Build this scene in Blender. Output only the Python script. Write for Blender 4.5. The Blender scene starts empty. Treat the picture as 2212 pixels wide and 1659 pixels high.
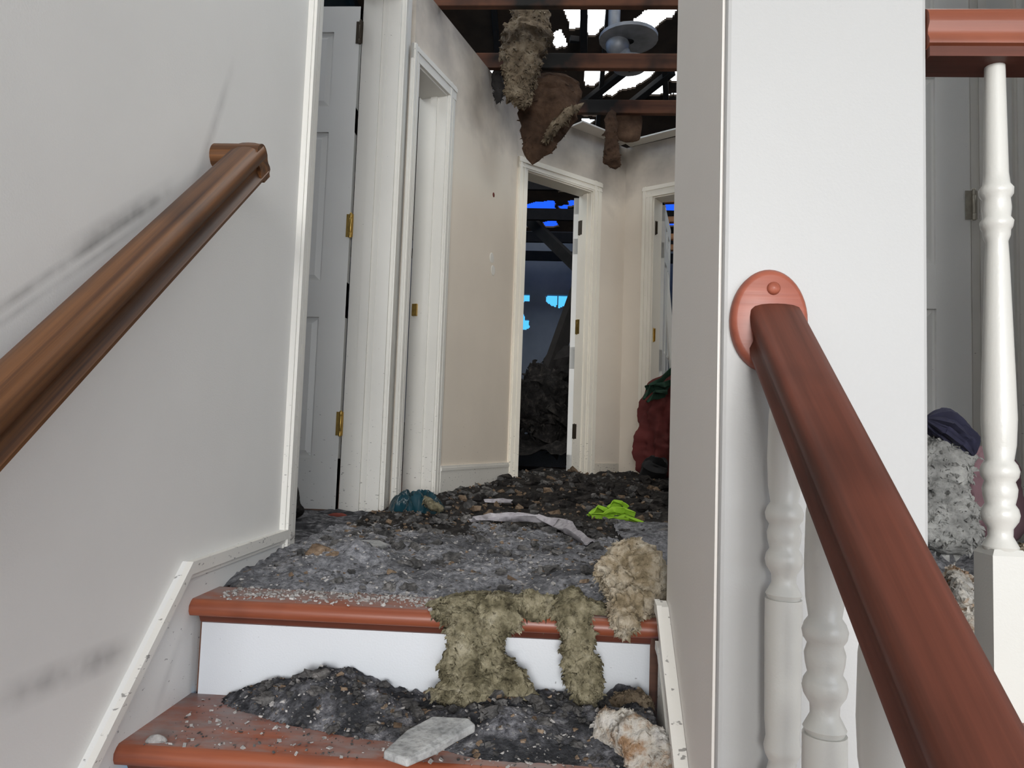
import bpy, math, random
import numpy as np
from mathutils import Vector, Matrix, noise as mnoise
S = bpy.context.scene
C = S.collection
rnd = random.Random(7)

# ------------------------------------------------------------------ camera
IW, IH, F = 2212.0, 1659.0, 1620.0
EYE = Vector((0, 0, 0.34))
YAW, PITCH, ROLL = math.radians(-3.41), math.radians(4.12), math.radians(1.99)
FW = Vector((math.sin(YAW)*math.cos(PITCH), math.cos(YAW)*math.cos(PITCH), math.sin(PITCH)))
_r = Vector((math.cos(YAW), -math.sin(YAW), 0)); _u = _r.cross(FW)
RT = _r*math.cos(ROLL) + _u*math.sin(ROLL)
UP = -_r*math.sin(ROLL) + _u*math.cos(ROLL)
cam = bpy.data.cameras.new('camera'); co = bpy.data.objects.new('camera', cam); C.objects.link(co)
cam.sensor_fit = 'HORIZONTAL'; cam.sensor_width = 36; cam.lens = 36*F/IW
cam.clip_start = 0.02; cam.clip_end = 300
co.matrix_world = Matrix(((RT.x, UP.x, -FW.x, EYE.x), (RT.y, UP.y, -FW.y, EYE.y), (RT.z, UP.z, -FW.z, EYE.z), (0, 0, 0, 1)))
S.camera = co

def at(px, py, axis, val):
    """point where the sight line of a photograph pixel meets a plane of the house"""
    d = FW + RT*((px-IW/2)/F) - UP*((py-IH/2)/F)
    k = 'xyz'.index(axis)
    return EYE + d*((val-EYE[k])/d[k])

# ------------------------------------------------------------------ world, light, exposure
S.view_settings.view_transform = 'Standard'; S.view_settings.look = 'None'
S.view_settings.exposure = 0.22; S.view_settings.gamma = 1.0
S.view_settings.use_curve_mapping = False
wd = bpy.data.worlds.new('sky'); S.world = wd; wd.use_nodes = True
wn, wl = wd.node_tree.nodes, wd.node_tree.links
wn.clear()
tc = wn.new('ShaderNodeTexCoord')
sx = wn.new('ShaderNodeSeparateXYZ'); wl.new(tc.outputs['Generated'], sx.inputs[0])
nz = wn.new('ShaderNodeTexNoise'); nz.inputs['Scale'].default_value = 3.0; nz.inputs['Detail'].default_value = 4
wl.new(tc.outputs['Generated'], nz.inputs['Vector'])
ma = wn.new('ShaderNodeMath'); ma.operation = 'MULTIPLY_ADD'; ma.inputs[1].default_value = 0.10; ma.inputs[2].default_value = -0.05
wl.new(nz.outputs['Fac'], ma.inputs[0])
ad = wn.new('ShaderNodeMath'); ad.operation = 'ADD'; wl.new(sx.outputs['Z'], ad.inputs[0]); wl.new(ma.outputs[0], ad.inputs[1])
cr = wn.new('ShaderNodeValToRGB'); wl.new(ad.outputs[0], cr.inputs[0])
e = cr.color_ramp.elements
e[0].position = 0.0; e[0].color = (0.03, 0.17, 0.33, 1)
e[1].position = 1.0; e[1].color = (0.98, 0.96, 0.92, 1)
for p, col in ((0.185, (0.03, 0.17, 0.33, 1)), (0.24, (0.005, 0.034, 0.32, 1)), (0.32, (0.005, 0.036, 0.34, 1)), (0.365, (0.40, 0.78, 1.0, 1)), (0.43, (0.92, 0.96, 0.98, 1))):
    q = e.new(p); q.color = col
bg = wn.new('ShaderNodeBackground'); bg.inputs['Strength'].default_value = 3.2
wl.new(cr.outputs[0], bg.inputs[0])
wo = wn.new('ShaderNodeOutputWorld'); wl.new(bg.outputs[0], wo.inputs[0])

def area(name, loc, target, sx_, sy_, power, col):
    l = bpy.data.lights.new(name, 'AREA'); l.shape = 'RECTANGLE'; l.size = sx_; l.size_y = sy_; l.energy = power; l.color = col
    o = bpy.data.objects.new(name, l); C.objects.link(o); o.location = loc
    o.rotation_euler = (Vector(target)-Vector(loc)).to_track_quat('-Z', 'Y').to_euler()
    return o
# daylight entering through the tall foyer window behind the camera
area('window_daylight', (1.0, -8.95, 1.45), (0.0, 1.5, 0.6), 4.6, 3.4, 430, (1.0, 0.985, 0.955))
area('hall_fill_light', (0.2, -26, 4.2), (0.0, 2.0, 0.3), 9.0, 7.0, 4300, (1.0, 0.985, 0.955))  # added fill panel far outside the window, brightens the hall
area('left_wall_fill_light', (3.95, -4.6, 1.2), (-0.7, 0.2, 0.5), 3.4, 2.6, 105, (0.97, 0.985, 1.0))  # added fill lamp at an invented side window, brightens the left wall

# ------------------------------------------------------------------ materials
def mat(name):
    m = bpy.data.materials.new(name); m.use_nodes = True
    nt = m.node_tree; b = nt.nodes['Principled BSDF']
    return m, nt, b
def node(nt, t, **kw):
    n = nt.nodes.new(t)
    for k, v in kw.items():
        if k in n.inputs: n.inputs[k].default_value = v
        else: setattr(n, k, v)
    return n
def mixc(nt, fac, a, b):
    n = nt.nodes.new('ShaderNodeMix'); n.data_type = 'RGBA'
    for s, v in ((0, fac), (6, a), (7, b)):
        if hasattr(v, 'is_output'): nt.links.new(v, n.inputs[s])
        else: n.inputs[s].default_value = v if s == 0 else (*v, 1)
    return n.outputs[2]
def math_(nt, op, a, b=None, c=None, clamp=False):
    n = nt.nodes.new('ShaderNodeMath'); n.operation = op; n.use_clamp = clamp
    for i, v in enumerate((a, b, c)):
        if v is None: continue
        if hasattr(v, 'is_output'): nt.links.new(v, n.inputs[i])
        else: n.inputs[i].default_value = v
    return n.outputs[0]
def ramp(nt, src, lo, hi):
    n = nt.nodes.new('ShaderNodeMapRange'); n.inputs['From Min'].default_value = lo; n.inputs['From Max'].default_value = hi
    nt.links.new(src, n.inputs['Value']); return n.outputs[0]
def noisef(nt, scale, detail=3, stretch=(1, 1, 1), coord='Object', rough=0.55, rot=(0, 0, 0)):
    t = nt.nodes.new('ShaderNodeTexCoord'); mp = nt.nodes.new('ShaderNodeMapping')
    mp.inputs['Scale'].default_value = stretch; mp.inputs['Rotation'].default_value = rot
    nt.links.new(t.outputs[coord], mp.inputs[0])
    n = nt.nodes.new('ShaderNodeTexNoise'); n.inputs['Scale'].default_value = scale; n.inputs['Detail'].default_value = detail; n.inputs['Roughness'].default_value = rough
    nt.links.new(mp.outputs[0], n.inputs['Vector'])
    return n.outputs['Fac']
def bump(nt, b, h, strength, dist):
    n = nt.nodes.new('ShaderNodeBump'); n.inputs['Strength'].default_value = strength; n.inputs['Distance'].default_value = dist
    nt.links.new(h, n.inputs['Height']); nt.links.new(n.outputs[0], b.inputs['Normal'])

def paint(name, col, rough=0.55, specks=0.0, grime=0.15, smudge=False, soot=0.0):
    m, nt, b = mat(name)
    big = noisef(nt, 1.7, 4)
    c = mixc(nt, ramp(nt, big, 0.35, 0.8), col, tuple(x*(1-grime) for x in col))
    if specks > 0:
        # soot flecks thrown up from the debris, densest low down
        f = noisef(nt, 55, 2, (1, 1, 2.4))
        g = nt.nodes.new('ShaderNodeNewGeometry'); sp = nt.nodes.new('ShaderNodeSeparateXYZ'); nt.links.new(g.outputs['Position'], sp.inputs[0])
        low = ramp(nt, sp.outputs['Z'], 0.75, -0.05)
        thr = math_(nt, 'MULTIPLY_ADD', low, 0.15*specks, 0.0)
        v = math_(nt, 'ADD', f, thr)
        msk = ramp(nt, v, 0.755, 0.80)
        c = mixc(nt, math_(nt, 'MULTIPLY', msk, 0.65), c, (0.05, 0.045, 0.042))
    if soot > 0:
        # smoke stain that crept down from the burnt ceiling, ragged lower edge
        g = nt.nodes.new('ShaderNodeNewGeometry'); sp = nt.nodes.new('ShaderNodeSeparateXYZ'); nt.links.new(g.outputs['Position'], sp.inputs[0])
        k = ramp(nt, math_(nt, 'MULTIPLY_ADD', noisef(nt, 3.2, 4), 0.7, sp.outputs['Z']), 2.30, 2.78)
        c = mixc(nt, math_(nt, 'MULTIPLY', k, soot), c, (0.085, 0.08, 0.08))
    if smudge:
        g = nt.nodes.new('ShaderNodeNewGeometry'); sp = nt.nodes.new('ShaderNodeSeparateXYZ'); nt.links.new(g.outputs['Position'], sp.inputs[0])
        # scuff line where hands and tools slid along above the rail
        def streak(slope, off, width, y0, y1, amount, c):
            d = math_(nt, 'ABSOLUTE', math_(nt, 'SUBTRACT', sp.outputs['Z'], math_(nt, 'MULTIPLY_ADD', sp.outputs['Y'], slope, off)))
            k = ramp(nt, d, width, 0)
            k = math_(nt, 'MULTIPLY', k, ramp(nt, sp.outputs['Y'], y0, y0+0.12))
            k = math_(nt, 'MULTIPLY', k, ramp(nt, sp.outputs['Y'], y1, y1-0.10))
            n_ = ramp(nt, noisef(nt, 9, 3), 0.28, 0.62)
            return mixc(nt, math_(nt, 'MULTIPLY', math_(nt, 'MULTIPLY', k, n_), amount), c, (0.12, 0.115, 0.11))
        for args in smudge: c = streak(*args, c)
    nt.links.new(c, b.inputs['Base Color']); b.inputs['Roughness'].default_value = rough
    bump(nt, b, noisef(nt, 260, 2), 0.12, 0.002)
    return m
def wood(name, dark, light, rough=0.35, stretch=(2, 55, 55), char=0.0, coat=0.0, dust=0.0, spec=0.5):
    m, nt, b = mat(name)
    n1 = noisef(nt, 1.0, 5, stretch, rough=0.6)
    c = mixc(nt, ramp(nt, n1, 0.3, 0.7), dark, light)
    n2 = noisef(nt, 5, 3)
    c = mixc(nt, math_(nt, 'MULTIPLY', ramp(nt, n2, 0.52, 0.72), 0.45), c, tuple(x*0.35 for x in dark))
    if char > 0:
        n3 = noisef(nt, 2.3, 4)
        c = mixc(nt, ramp(nt, n3, 0.72-0.45*char, 0.86-0.45*char), c, (0.008, 0.007, 0.006))
    if dust > 0:
        # grey ash that has settled on the upper face
        g = nt.nodes.new('ShaderNodeNewGeometry'); sp = nt.nodes.new('ShaderNodeSeparateXYZ'); nt.links.new(g.outputs['True Normal'], sp.inputs[0])
        k = math_(nt, 'MULTIPLY', ramp(nt, sp.outputs['Z'], 0.93, 0.99), ramp(nt, noisef(nt, 9, 5, (1, 1.6, 1), rough=0.7), 0.36, 0.62))
        c = mixc(nt, math_(nt, 'MULTIPLY', k, dust), c, (0.20, 0.185, 0.18))
    nt.links.new(c, b.inputs['Base Color']); b.inputs['Roughness'].default_value = rough
    b.inputs['Specular IOR Level'].default_value = spec; b.inputs['Coat Weight'].default_value = coat; b.inputs['Coat Roughness'].default_value = 0.25
    bump(nt, b, n1, 0.15, 0.003)
    return m
def fluff(name, cols, scale=14, rough=0.95, bumpd=0.02, detail=6):
    m, nt, b = mat(name)
    n1 = noisef(nt, scale, detail, rough=0.65); n2 = noisef(nt, scale*3.1, 4)
    cr_ = nt.nodes.new('ShaderNodeValToRGB'); nt.links.new(n1, cr_.inputs[0])
    el = cr_.color_ramp.elements
    el[0].position = 0.30; el[0].color = (*cols[0], 1); el[1].position = 0.72; el[1].color = (*cols[-1], 1)
    for i, cc in enumerate(cols[1:-1]):
        q = el.new(0.30+0.42*(i+1)/(len(cols)-1)); q.color = (*cc, 1)
    c = mixc(nt, math_(nt, 'MULTIPLY', ramp(nt, n2, 0.5, 0.75), 0.5), cr_.outputs[0], tuple(x*0.35 for x in cols[0]))
    nt.links.new(c, b.inputs['Base Color']); b.inputs['Roughness'].default_value = rough; b.inputs['Specular IOR Level'].default_value = 0.15
    bump(nt, b, n2, 0.6, bumpd)
    return m
def add_patches(m, scale, lo, hi, col, amount):
    nt = m.node_tree; b = nt.nodes['Principled BSDF']; src = b.inputs['Base Color'].links[0].from_socket
    k = ramp(nt, noisef(nt, scale, 4, rough=0.6), lo, hi)
    nt.links.new(mixc(nt, math_(nt, 'MULTIPLY', k, amount), src, col), b.inputs['Base Color'])
def flat(name, col, rough=0.6, metal=0.0, var=0.25, scale=12):
    m, nt, b = mat(name)
    c = mixc(nt, ramp(nt, noisef(nt, scale, 3), 0.35, 0.75), col, tuple(x*(1-var) for x in col))
    nt.links.new(c, b.inputs['Base Color']); b.inputs['Roughness'].default_value = rough; b.inputs['Metallic'].default_value = metal
    return m

XL0 = -0.72
SMUDGES = []
def _sm(p, q, w, amt):
    a = at(*p, 'x', -0.72); b_ = at(*q, 'x', -0.72)
    sl = (b_.z-a.z)/(b_.y-a.y); SMUDGES.append((sl, a.z-sl*a.y, w, a.y-0.08, b_.y+0.06, amt))
_sm((0, 665), (345, 430), 0.013, 0.60); _sm((190, 520), (350, 420), 0.030, 0.55); _sm((0, 700), (300, 490), 0.010, 0.3); _sm((450, 310), (478, 225), 0.05, 0.45)
SCUFFS = []
def _sc(p, q, w, amt):
    a = at(*p, 'x', XL0+0.01); b_ = at(*q, 'x', XL0+0.01)
    if a.y > b_.y: a, b_ = b_, a
    sl = (b_.z-a.z)/(b_.y-a.y); SCUFFS.append((sl, a.z-sl*a.y, w, a.y-0.03, b_.y+0.03, amt))
_sc((350, 1492), (386, 1392), 0.03, 0.95)
_sm((60, 1490), (250, 1410), 0.03, 0.6)

M = {}
M['wall'] = paint('wall_paint', (0.76, 0.745, 0.715), 0.6, 0.0, 0.08, SMUDGES)
M['skirt'] = paint('skirt_paint', (0.74, 0.735, 0.71), 0.45, 0.5, 0.10, SCUFFS)
M['hallwall'] = paint('hall_paint', (0.76, 0.68, 0.58), 0.65, 0.6, 0.12, soot=0.75)
M['pillar'] = paint('pillar_paint', (0.405, 0.402, 0.392), 0.5, 0.0, 0.05)  # white toned down in the colour to offset the strong daylight on it
M['palewall'] = paint('pale_wall_paint', (0.74, 0.705, 0.66), 0.6, 0.0, 0.08)  # paler than the pillar front, lifts the tone of its shaded flank
M['trim'] = paint('trim_paint', (0.74, 0.72, 0.67), 0.4, 0.75, 0.10)
M['trimdirty'] = paint('sooty_trim_paint', (0.74, 0.68, 0.58), 0.45, 1.15, 0.25)
M['riser'] = paint('riser_paint', (0.56, 0.58, 0.605), 0.35, 0.12, 0.04)
M['baluster'] = paint('baluster_paint', (0.54, 0.53, 0.49), 0.35, 0.0, 0.05)
M['door'] = paint('door_paint', (0.76, 0.755, 0.73), 0.4, 0.7, 0.10)
M['trimlightened'] = paint('lightened_trim_paint', (0.86, 0.81, 0.71), 0.45, 0.9, 0.12)  # trim colour lightened to make up for dimmer light on the far casings
M['rail'] = wood('cherry_handrail', (0.070, 0.022, 0.013), (0.135, 0.040, 0.024), 0.48, spec=0.25)
M['railL'] = wood('walnut_handrail', (0.026, 0.010, 0.006), (0.185, 0.078, 0.027), 0.42, (1.0, 75, 75), spec=0.3)
M['rosette'] = wood('cherry_rosette', (0.22, 0.055, 0.030), (0.33, 0.095, 0.055), 0.42)
M['tread'] = wood('cherry_tread', (0.17, 0.042, 0.020), (0.29, 0.082, 0.036), 0.40, dust=0.75)
M['guardrail'] = wood('cherry_guard_rail', (0.17, 0.045, 0.022), (0.25, 0.075, 0.038), 0.45)
M['dustytread'] = M['tread']
M['joist'] = wood('scorched_pine', (0.070, 0.027, 0.015), (0.135, 0.050, 0.023), 0.9, (2, 30, 30), char=0.55)
M['pine'] = wood('pale_pine', (0.45, 0.20, 0.08), (0.60, 0.30, 0.14), 0.7)
M['char'] = flat('char', (0.018, 0.015, 0.014), 0.9, 0, 0.5)
M['roof'] = flat('charred_decking', (0.060, 0.040, 0.027), 0.95, 0, 0.55, 5)
M['ash'] = fluff('ash', [(0.05, 0.05, 0.056), (0.15, 0.152, 0.164), (0.26, 0.262, 0.28), (0.42, 0.415, 0.41)], 60, bumpd=0.012)
add_patches(M['ash'], 4.5, 0.46, 0.66, (0.022, 0.022, 0.025), 0.75)
M['ashheap'] = fluff('ash_heap', [(0.03, 0.03, 0.034), (0.10, 0.10, 0.11), (0.19, 0.19, 0.205), (0.36, 0.355, 0.35)], 60, bumpd=0.012)
add_patches(M['ashheap'], 13, 0.40, 0.58, (0.014, 0.015, 0.017), 0.85)
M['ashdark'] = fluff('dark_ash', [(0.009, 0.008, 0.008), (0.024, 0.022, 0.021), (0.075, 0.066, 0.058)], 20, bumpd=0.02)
M['lump'] = fluff('charred_lump', [(0.025, 0.025, 0.025), (0.085, 0.082, 0.08), (0.22, 0.21, 0.20)], 30, bumpd=0.01)
M['pale'] = fluff('pale_crumb', [(0.22, 0.21, 0.20), (0.36, 0.345, 0.33), (0.50, 0.48, 0.46)], 40, bumpd=0.004)
M['brownchip'] = fluff('brown_crumb', [(0.07, 0.045, 0.03), (0.17, 0.12, 0.08), (0.30, 0.23, 0.17)], 40, bumpd=0.004)
M['insul'] = fluff('scorched_insulation', [(0.040, 0.034, 0.020), (0.125, 0.110, 0.068), (0.235, 0.21, 0.14), (0.36, 0.33, 0.245)], 26, bumpd=0.02)
M['insulpale'] = fluff('pale_insulation', [(0.09, 0.07, 0.04), (0.25, 0.20, 0.13), (0.40, 0.35, 0.27), (0.55, 0.52, 0.45)], 20, bumpd=0.02)
M['insulorange'] = fluff('rust_stained_insulation', [(0.10, 0.06, 0.035), (0.27, 0.17, 0.10), (0.43, 0.40, 0.35), (0.50, 0.48, 0.45), (0.58, 0.565, 0.54)], 19, bumpd=0.02)
M['insulwhite'] = fluff('grey_white_insulation', [(0.14, 0.14, 0.135), (0.33, 0.33, 0.315), (0.50, 0.50, 0.475)], 14, bumpd=0.02)
M['insuldark'] = fluff('hanging_insulation', [(0.06, 0.045, 0.03), (0.155, 0.12, 0.082), (0.28, 0.235, 0.17)], 9, bumpd=0.03)
M['kraft'] = fluff('kraft_paper', [(0.025, 0.015, 0.010), (0.058, 0.034, 0.022), (0.11, 0.066, 0.042)], 6, bumpd=0.02)
M['plaster'] = fluff('plaster_board', [(0.20, 0.205, 0.205), (0.36, 0.365, 0.36), (0.47, 0.47, 0.46)], 28, bumpd=0.004)
M['brass'] = flat('brass', (0.55, 0.36, 0.10), 0.35, 0.9, 0.3, 40)
M['brassdark'] = flat('sooted_brass', (0.06, 0.045, 0.03), 0.6, 0.5, 0.3, 40)
M['nickel'] = flat('dull_nickel', (0.40, 0.37, 0.31), 0.45, 0.7, 0.3, 40)
M['lime'] = flat('lime_cloth', (0.27, 0.50, 0.02), 0.8, 0, 0.3, 20)
M['teal'] = flat('teal_plastic', (0.010, 0.045, 0.062), 0.18, 0, 0.5, 14)
M['navy'] = flat('navy_cloth', (0.022, 0.022, 0.050), 0.9, 0, 0.4, 30)
M['pink'] = flat('dusty_pink_cloth', (0.30, 0.175, 0.20), 0.9, 0, 0.3, 8)
M['red'] = flat('dark_red_cloth', (0.13, 0.022, 0.020), 0.9, 0, 0.4, 8)
M['green'] = flat('dark_green_cloth', (0.015, 0.06, 0.035), 0.8, 0, 0.5, 20)
M['black'] = flat('black_cloth', (0.012, 0.012, 0.014), 0.9, 0, 0.4, 20)
M['metal'] = flat('galvanised_sheet', (0.24, 0.25, 0.27), 0.5, 0.35, 0.5, 8)
M['rust'] = flat('rust_red', (0.20, 0.035, 0.02), 0.8, 0, 0.4, 30)
M['lilac'] = fluff('ash_grey_paper', [(0.20, 0.19, 0.20), (0.36, 0.34, 0.36), (0.48, 0.46, 0.48)], 16, bumpd=0.004)
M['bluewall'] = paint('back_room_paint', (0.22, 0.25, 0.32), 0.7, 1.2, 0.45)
M['floorboard'] = wood('floor_boards', (0.10, 0.04, 0.02), (0.18, 0.07, 0.035), 0.5)

# ------------------------------------------------------------------ mesh helpers
class MB:
    def __init__(s): s.v = []; s.f = []
    def add(s, vs, fs):
        k = len(s.v); s.v += [tuple(v) for v in vs]; s.f += [tuple(i+k for i in f) for f in fs]; return s
    def box(s, lo, hi, mtx=None):
        x0, y0, z0 = lo; x1, y1, z1 = hi
        vs = [Vector(p) for p in ((x0,y0,z0),(x1,y0,z0),(x1,y1,z0),(x0,y1,z0),(x0,y0,z1),(x1,y0,z1),(x1,y1,z1),(x0,y1,z1))]
        if mtx: vs = [mtx @ v for v in vs]
        return s.add(vs, [(3,2,1,0),(4,5,6,7),(0,1,5,4),(1,2,6,5),(2,3,7,6),(3,0,4,7)])
    def prism(s, poly, x0, x1, mtx=None):
        """poly of (y,z) swept along x"""
        n = len(poly)
        vs = [Vector((x0, p[0], p[1])) for p in poly] + [Vector((x1, p[0], p[1])) for p in poly]
        if mtx: vs = [mtx @ v for v in vs]
        fs = [tuple(range(n))[::-1], tuple(range(n, 2*n))] + [(i, (i+1) % n, n+(i+1) % n, n+i) for i in range(n)]
        return s.add(vs, fs)
    def lathe(s, prof, seg=20, mtx=None, caps=True):
        vs = []; fs = []; n = len(prof)
        for (r, z) in prof:
            for k in range(seg):
                a = 2*math.pi*k/seg; vs.append(Vector((r*math.cos(a), r*math.sin(a), z)))
        for i in range(n-1):
            for k in range(seg):
                fs.append((i*seg+k, i*seg+(k+1) % seg, (i+1)*seg+(k+1) % seg, (i+1)*seg+k))
        if caps: fs += [tuple(range(seg))[::-1], tuple(range((n-1)*seg, n*seg))]
        if mtx: vs = [mtx @ v for v in vs]
        return s.add(vs, fs)
    def build(s, name, m, parent=None, smooth=False, bevel=0.0, loc=None):
        me = bpy.data.meshes.new(name); me.from_pydata(s.v, [], s.f); me.update()
        o = bpy.data.objects.new(name, me); C.objects.link(o); me.materials.append(m)
        if smooth:
            for p in me.polygons: p.use_smooth = True
            me.update()
        if bevel > 0:
            b = o.modifiers.new('bevel', 'BEVEL'); b.width = bevel; b.segments = 2; b.limit_method = 'ANGLE'; b.angle_limit = math.radians(40)
        if smooth and hasattr(me, 'set_sharp_from_angle'): me.set_sharp_from_angle(angle=math.radians(50))
        if parent is not None: o.parent = parent
        if loc is not None: o.location = loc
        return o
def tag(o, label=None, cat=None, group=None, kind=None):
    if label: o['label'] = label
    if cat: o['category'] = cat
    if group: o['group'] = group
    if kind: o['kind'] = kind
    return o
def empty(name, loc=(0, 0, 0), rz=0):
    o = bpy.data.objects.new(name, None); C.objects.link(o); o.location = loc; o.rotation_euler = (0, 0, rz); o.empty_display_size = 0.05
    return o
def frame2(A, B):
    """matrix: x along A->B, y to the left of it (away from the viewer), z up"""
    A = Vector((A[0], A[1], 0)); B = Vector((B[0], B[1], 0)); d = (B-A).normalized(); n = Vector((-d.y, d.x, 0))
    return Matrix(((d.x, n.x, 0, A.x), (d.y, n.y, 0, A.y), (0, 0, 1, 0), (0, 0, 0, 1))), (B-A).length
def frame_dir(P, Q, up=Vector((0, 0, 1))):
    """matrix with x along P->Q, z as near up as can be"""
    x = (Q-P).normalized(); y = up.cross(x).normalized(); z = x.cross(y)
    return Matrix(((x.x, y.x, z.x, P.x), (x.y, y.y, z.y, P.y), (x.z, y.z, z.z, P.z), (0, 0, 0, 1)))

def wall(name, A, B, z0, z1, th, m, openings=(), label=None):
    mt, L = frame2(A, B); mb = MB(); s = 0.0
    for (a, b, zt) in sorted(openings):
        if a > s: mb.box((s, 0, z0), (a, th, z1))
        mb.box((a, 0, zt), (b, th, z1)); s = b
    if L > s: mb.box((s, 0, z0), (L, th, z1))
    o = mb.build(name, m); o.matrix_world = mt
    tag(o, label, None, None, 'structure'); return o

def fbm(x, y, z, o=4):
    return mnoise.fractal(Vector((x, y, z)), 0.9, 2.1, o)

def heightfield(name, x0, x1, y0, y1, res, hf, m, parent=None):
    nx = max(2, int((x1-x0)/res)); ny = max(2, int((y1-y0)/res))
    xs = [x0+(x1-x0)*i/nx for i in range(nx+1)]; ys = [y0+(y1-y0)*j/ny for j in range(ny+1)]
    idx = {}; vs = []; fs = []; H = [[hf(x, y) for x in xs] for y in ys]
    def vid(i, j):
        k = (i, j)
        if k not in idx: idx[k] = len(vs); vs.append((xs[i], ys[j], H[j][i]))
        return idx[k]
    for j in range(ny):
        for i in range(nx):
            if max(H[j][i], H[j][i+1], H[j+1][i], H[j+1][i+1]) > -50:
                fs.append((vid(i, j), vid(i+1, j), vid(i+1, j+1), vid(i, j+1)))
    mb = MB(); mb.v = vs; mb.f = fs
    return mb.build(name, m, parent, smooth=True)

def blob(name, pts, m, parent=None, seg=36, per=9, amp=0.25, freq=3.0, seed=0.0, fine=0.10, folds=0, fold_amp=0.12, layers=0.0, smooth=True, tufts=0, tuft=0.006):
    """lumpy closed sweep. pts: list of (Vector, ra, rb): ra across, rb in depth"""
    n = len(pts); rings = []
    P = [p[0] for p in pts]
    def interp(t):
        i = min(int(t), n-2); u = t-i; u2 = u*u*(3-2*u)
        return P[i].lerp(P[i+1], u), pts[i][1]*(1-u2)+pts[i+1][1]*u2, pts[i][2]*(1-u2)+pts[i+1][2]*u2
    steps = (n-1)*per
    vs = []; fs = []
    ts = [k/per for k in range(steps+1)]
    for k, t in enumerate(ts):
        c, ra, rb = interp(min(t, n-1-1e-6))
        c2 = interp(min(t+0.15, n-1-1e-6))[0]; c1 = interp(max(t-0.15, 0))[0]
        d = (c2-c1).normalized()
        side = d.cross(Vector((0, 1, 0.05)))
        if side.length < 0.2: side = d.cross(Vector((0, 0, 1)))
        side.normalize(); dep = side.cross(d).normalized()
        cap = min(1.0, math.sqrt(max(0.0, 1-(1-min(k, steps-k)/max(1, per*0.7))**2)) if min(k, steps-k) < per*0.7 else 1.0)
        cap = max(cap, 0.05)
        for s_ in range(seg):
            a = 2*math.pi*s_/seg
            off = side*math.cos(a)*ra*cap + dep*math.sin(a)*rb*cap
            R = max(ra, rb)
            if folds: off = off*(1+fold_amp*math.sin(folds*a+3*fbm(t*0.7+seed, 0.3, 0))+0.5*fold_amp*math.sin(folds*2.3*a+t))
            if layers: off = off*(1+layers*fbm(t*2.2+seed, math.cos(a)*0.5, math.sin(a)*0.5, 3))
            q = c+off
            f1 = fbm(q.x*freq/0.1*0.35+seed, q.y*freq/0.1*0.35, q.z*freq/0.1*0.35)
            f2 = fbm(q.x*freq/0.1*1.6+seed+9, q.y*freq/0.1*1.6, q.z*freq/0.1*1.6)
            q = q + off.normalized()*min(ra, rb, R)*(amp*f1*1.3+fine*f2)*cap if off.length > 1e-6 else q
            vs.append(q)
    for k in range(steps):
        for s_ in range(seg):
            fs.append((k*seg+s_, k*seg+(s_+1) % seg, (k+1)*seg+(s_+1) % seg, (k+1)*seg+s_))
    fs += [tuple(range(seg))[::-1], tuple(range(steps*seg, (steps+1)*seg))]
    mb = MB(); mb.v = [tuple(v) for v in vs]; mb.f = fs
    if tufts:
        # ragged fibres and torn wisps standing off the surface
        rr = random.Random(int(seed*10)+1); core = sum(P, Vector())/n
        for _ in range(tufts):
            k = rr.randrange(2*seg, len(vs)-2*seg); v = vs[k]; k2 = k//seg; c0 = interp(min(ts[k2], n-1-1e-6))[0]
            nrm = (v-c0).normalized(); L = tuft*(0.4+1.4*rr.random()**2); w = L*rr.uniform(0.10, 0.45)
            d = (nrm*rr.uniform(0.2, 0.8)+Vector((rr.gauss(0, 1), rr.gauss(0, 1), rr.gauss(0, 1)-0.4))*0.6).normalized()
            sd = d.cross(Vector((rr.gauss(0, 1), rr.gauss(0, 1), rr.gauss(0, 1)))).normalized(); up_ = sd.cross(d)
            b0 = v-nrm*L*0.25
            mb.add([b0-sd*w, b0+sd*w, b0+up_*w, b0+d*L*0.6+nrm*L*0.1+sd*w*0.7, b0+d*L*0.6+nrm*L*0.1-sd*w*0.7, b0+d*L-Vector((0, 0, L*0.2))], [(0, 1, 3, 4), (1, 2, 3), (2, 0, 4), (4, 3, 5), (2, 4, 5), (3, 2, 5)])
    return mb.build(name, m, parent, smooth=smooth)

_ico = None
def ico(sub=2):
    import bmesh
    bm = bmesh.new(); bmesh.ops.create_icosphere(bm, subdivisions=sub, radius=1)
    vs = [v.co.copy() for v in bm.verts]; fs = [tuple(v.index for v in f.verts) for f in bm.faces]; bm.free()
    return vs, fs
def lump_mesh(name, m, seed, sub=2, rough=0.5, flatz=0.6):
    vs, fs = ico(sub); out = []
    for v in vs:
        k = 1+rough*fbm(v.x*1.4+seed*3.7, v.y*1.4, v.z*1.4, 3)
        out.append(Vector((v.x*k, v.y*k, v.z*k*flatz)))
    me = bpy.data.meshes.new(name); me.from_pydata(out, [], fs); me.materials.append(m); me.update(); return me

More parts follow.
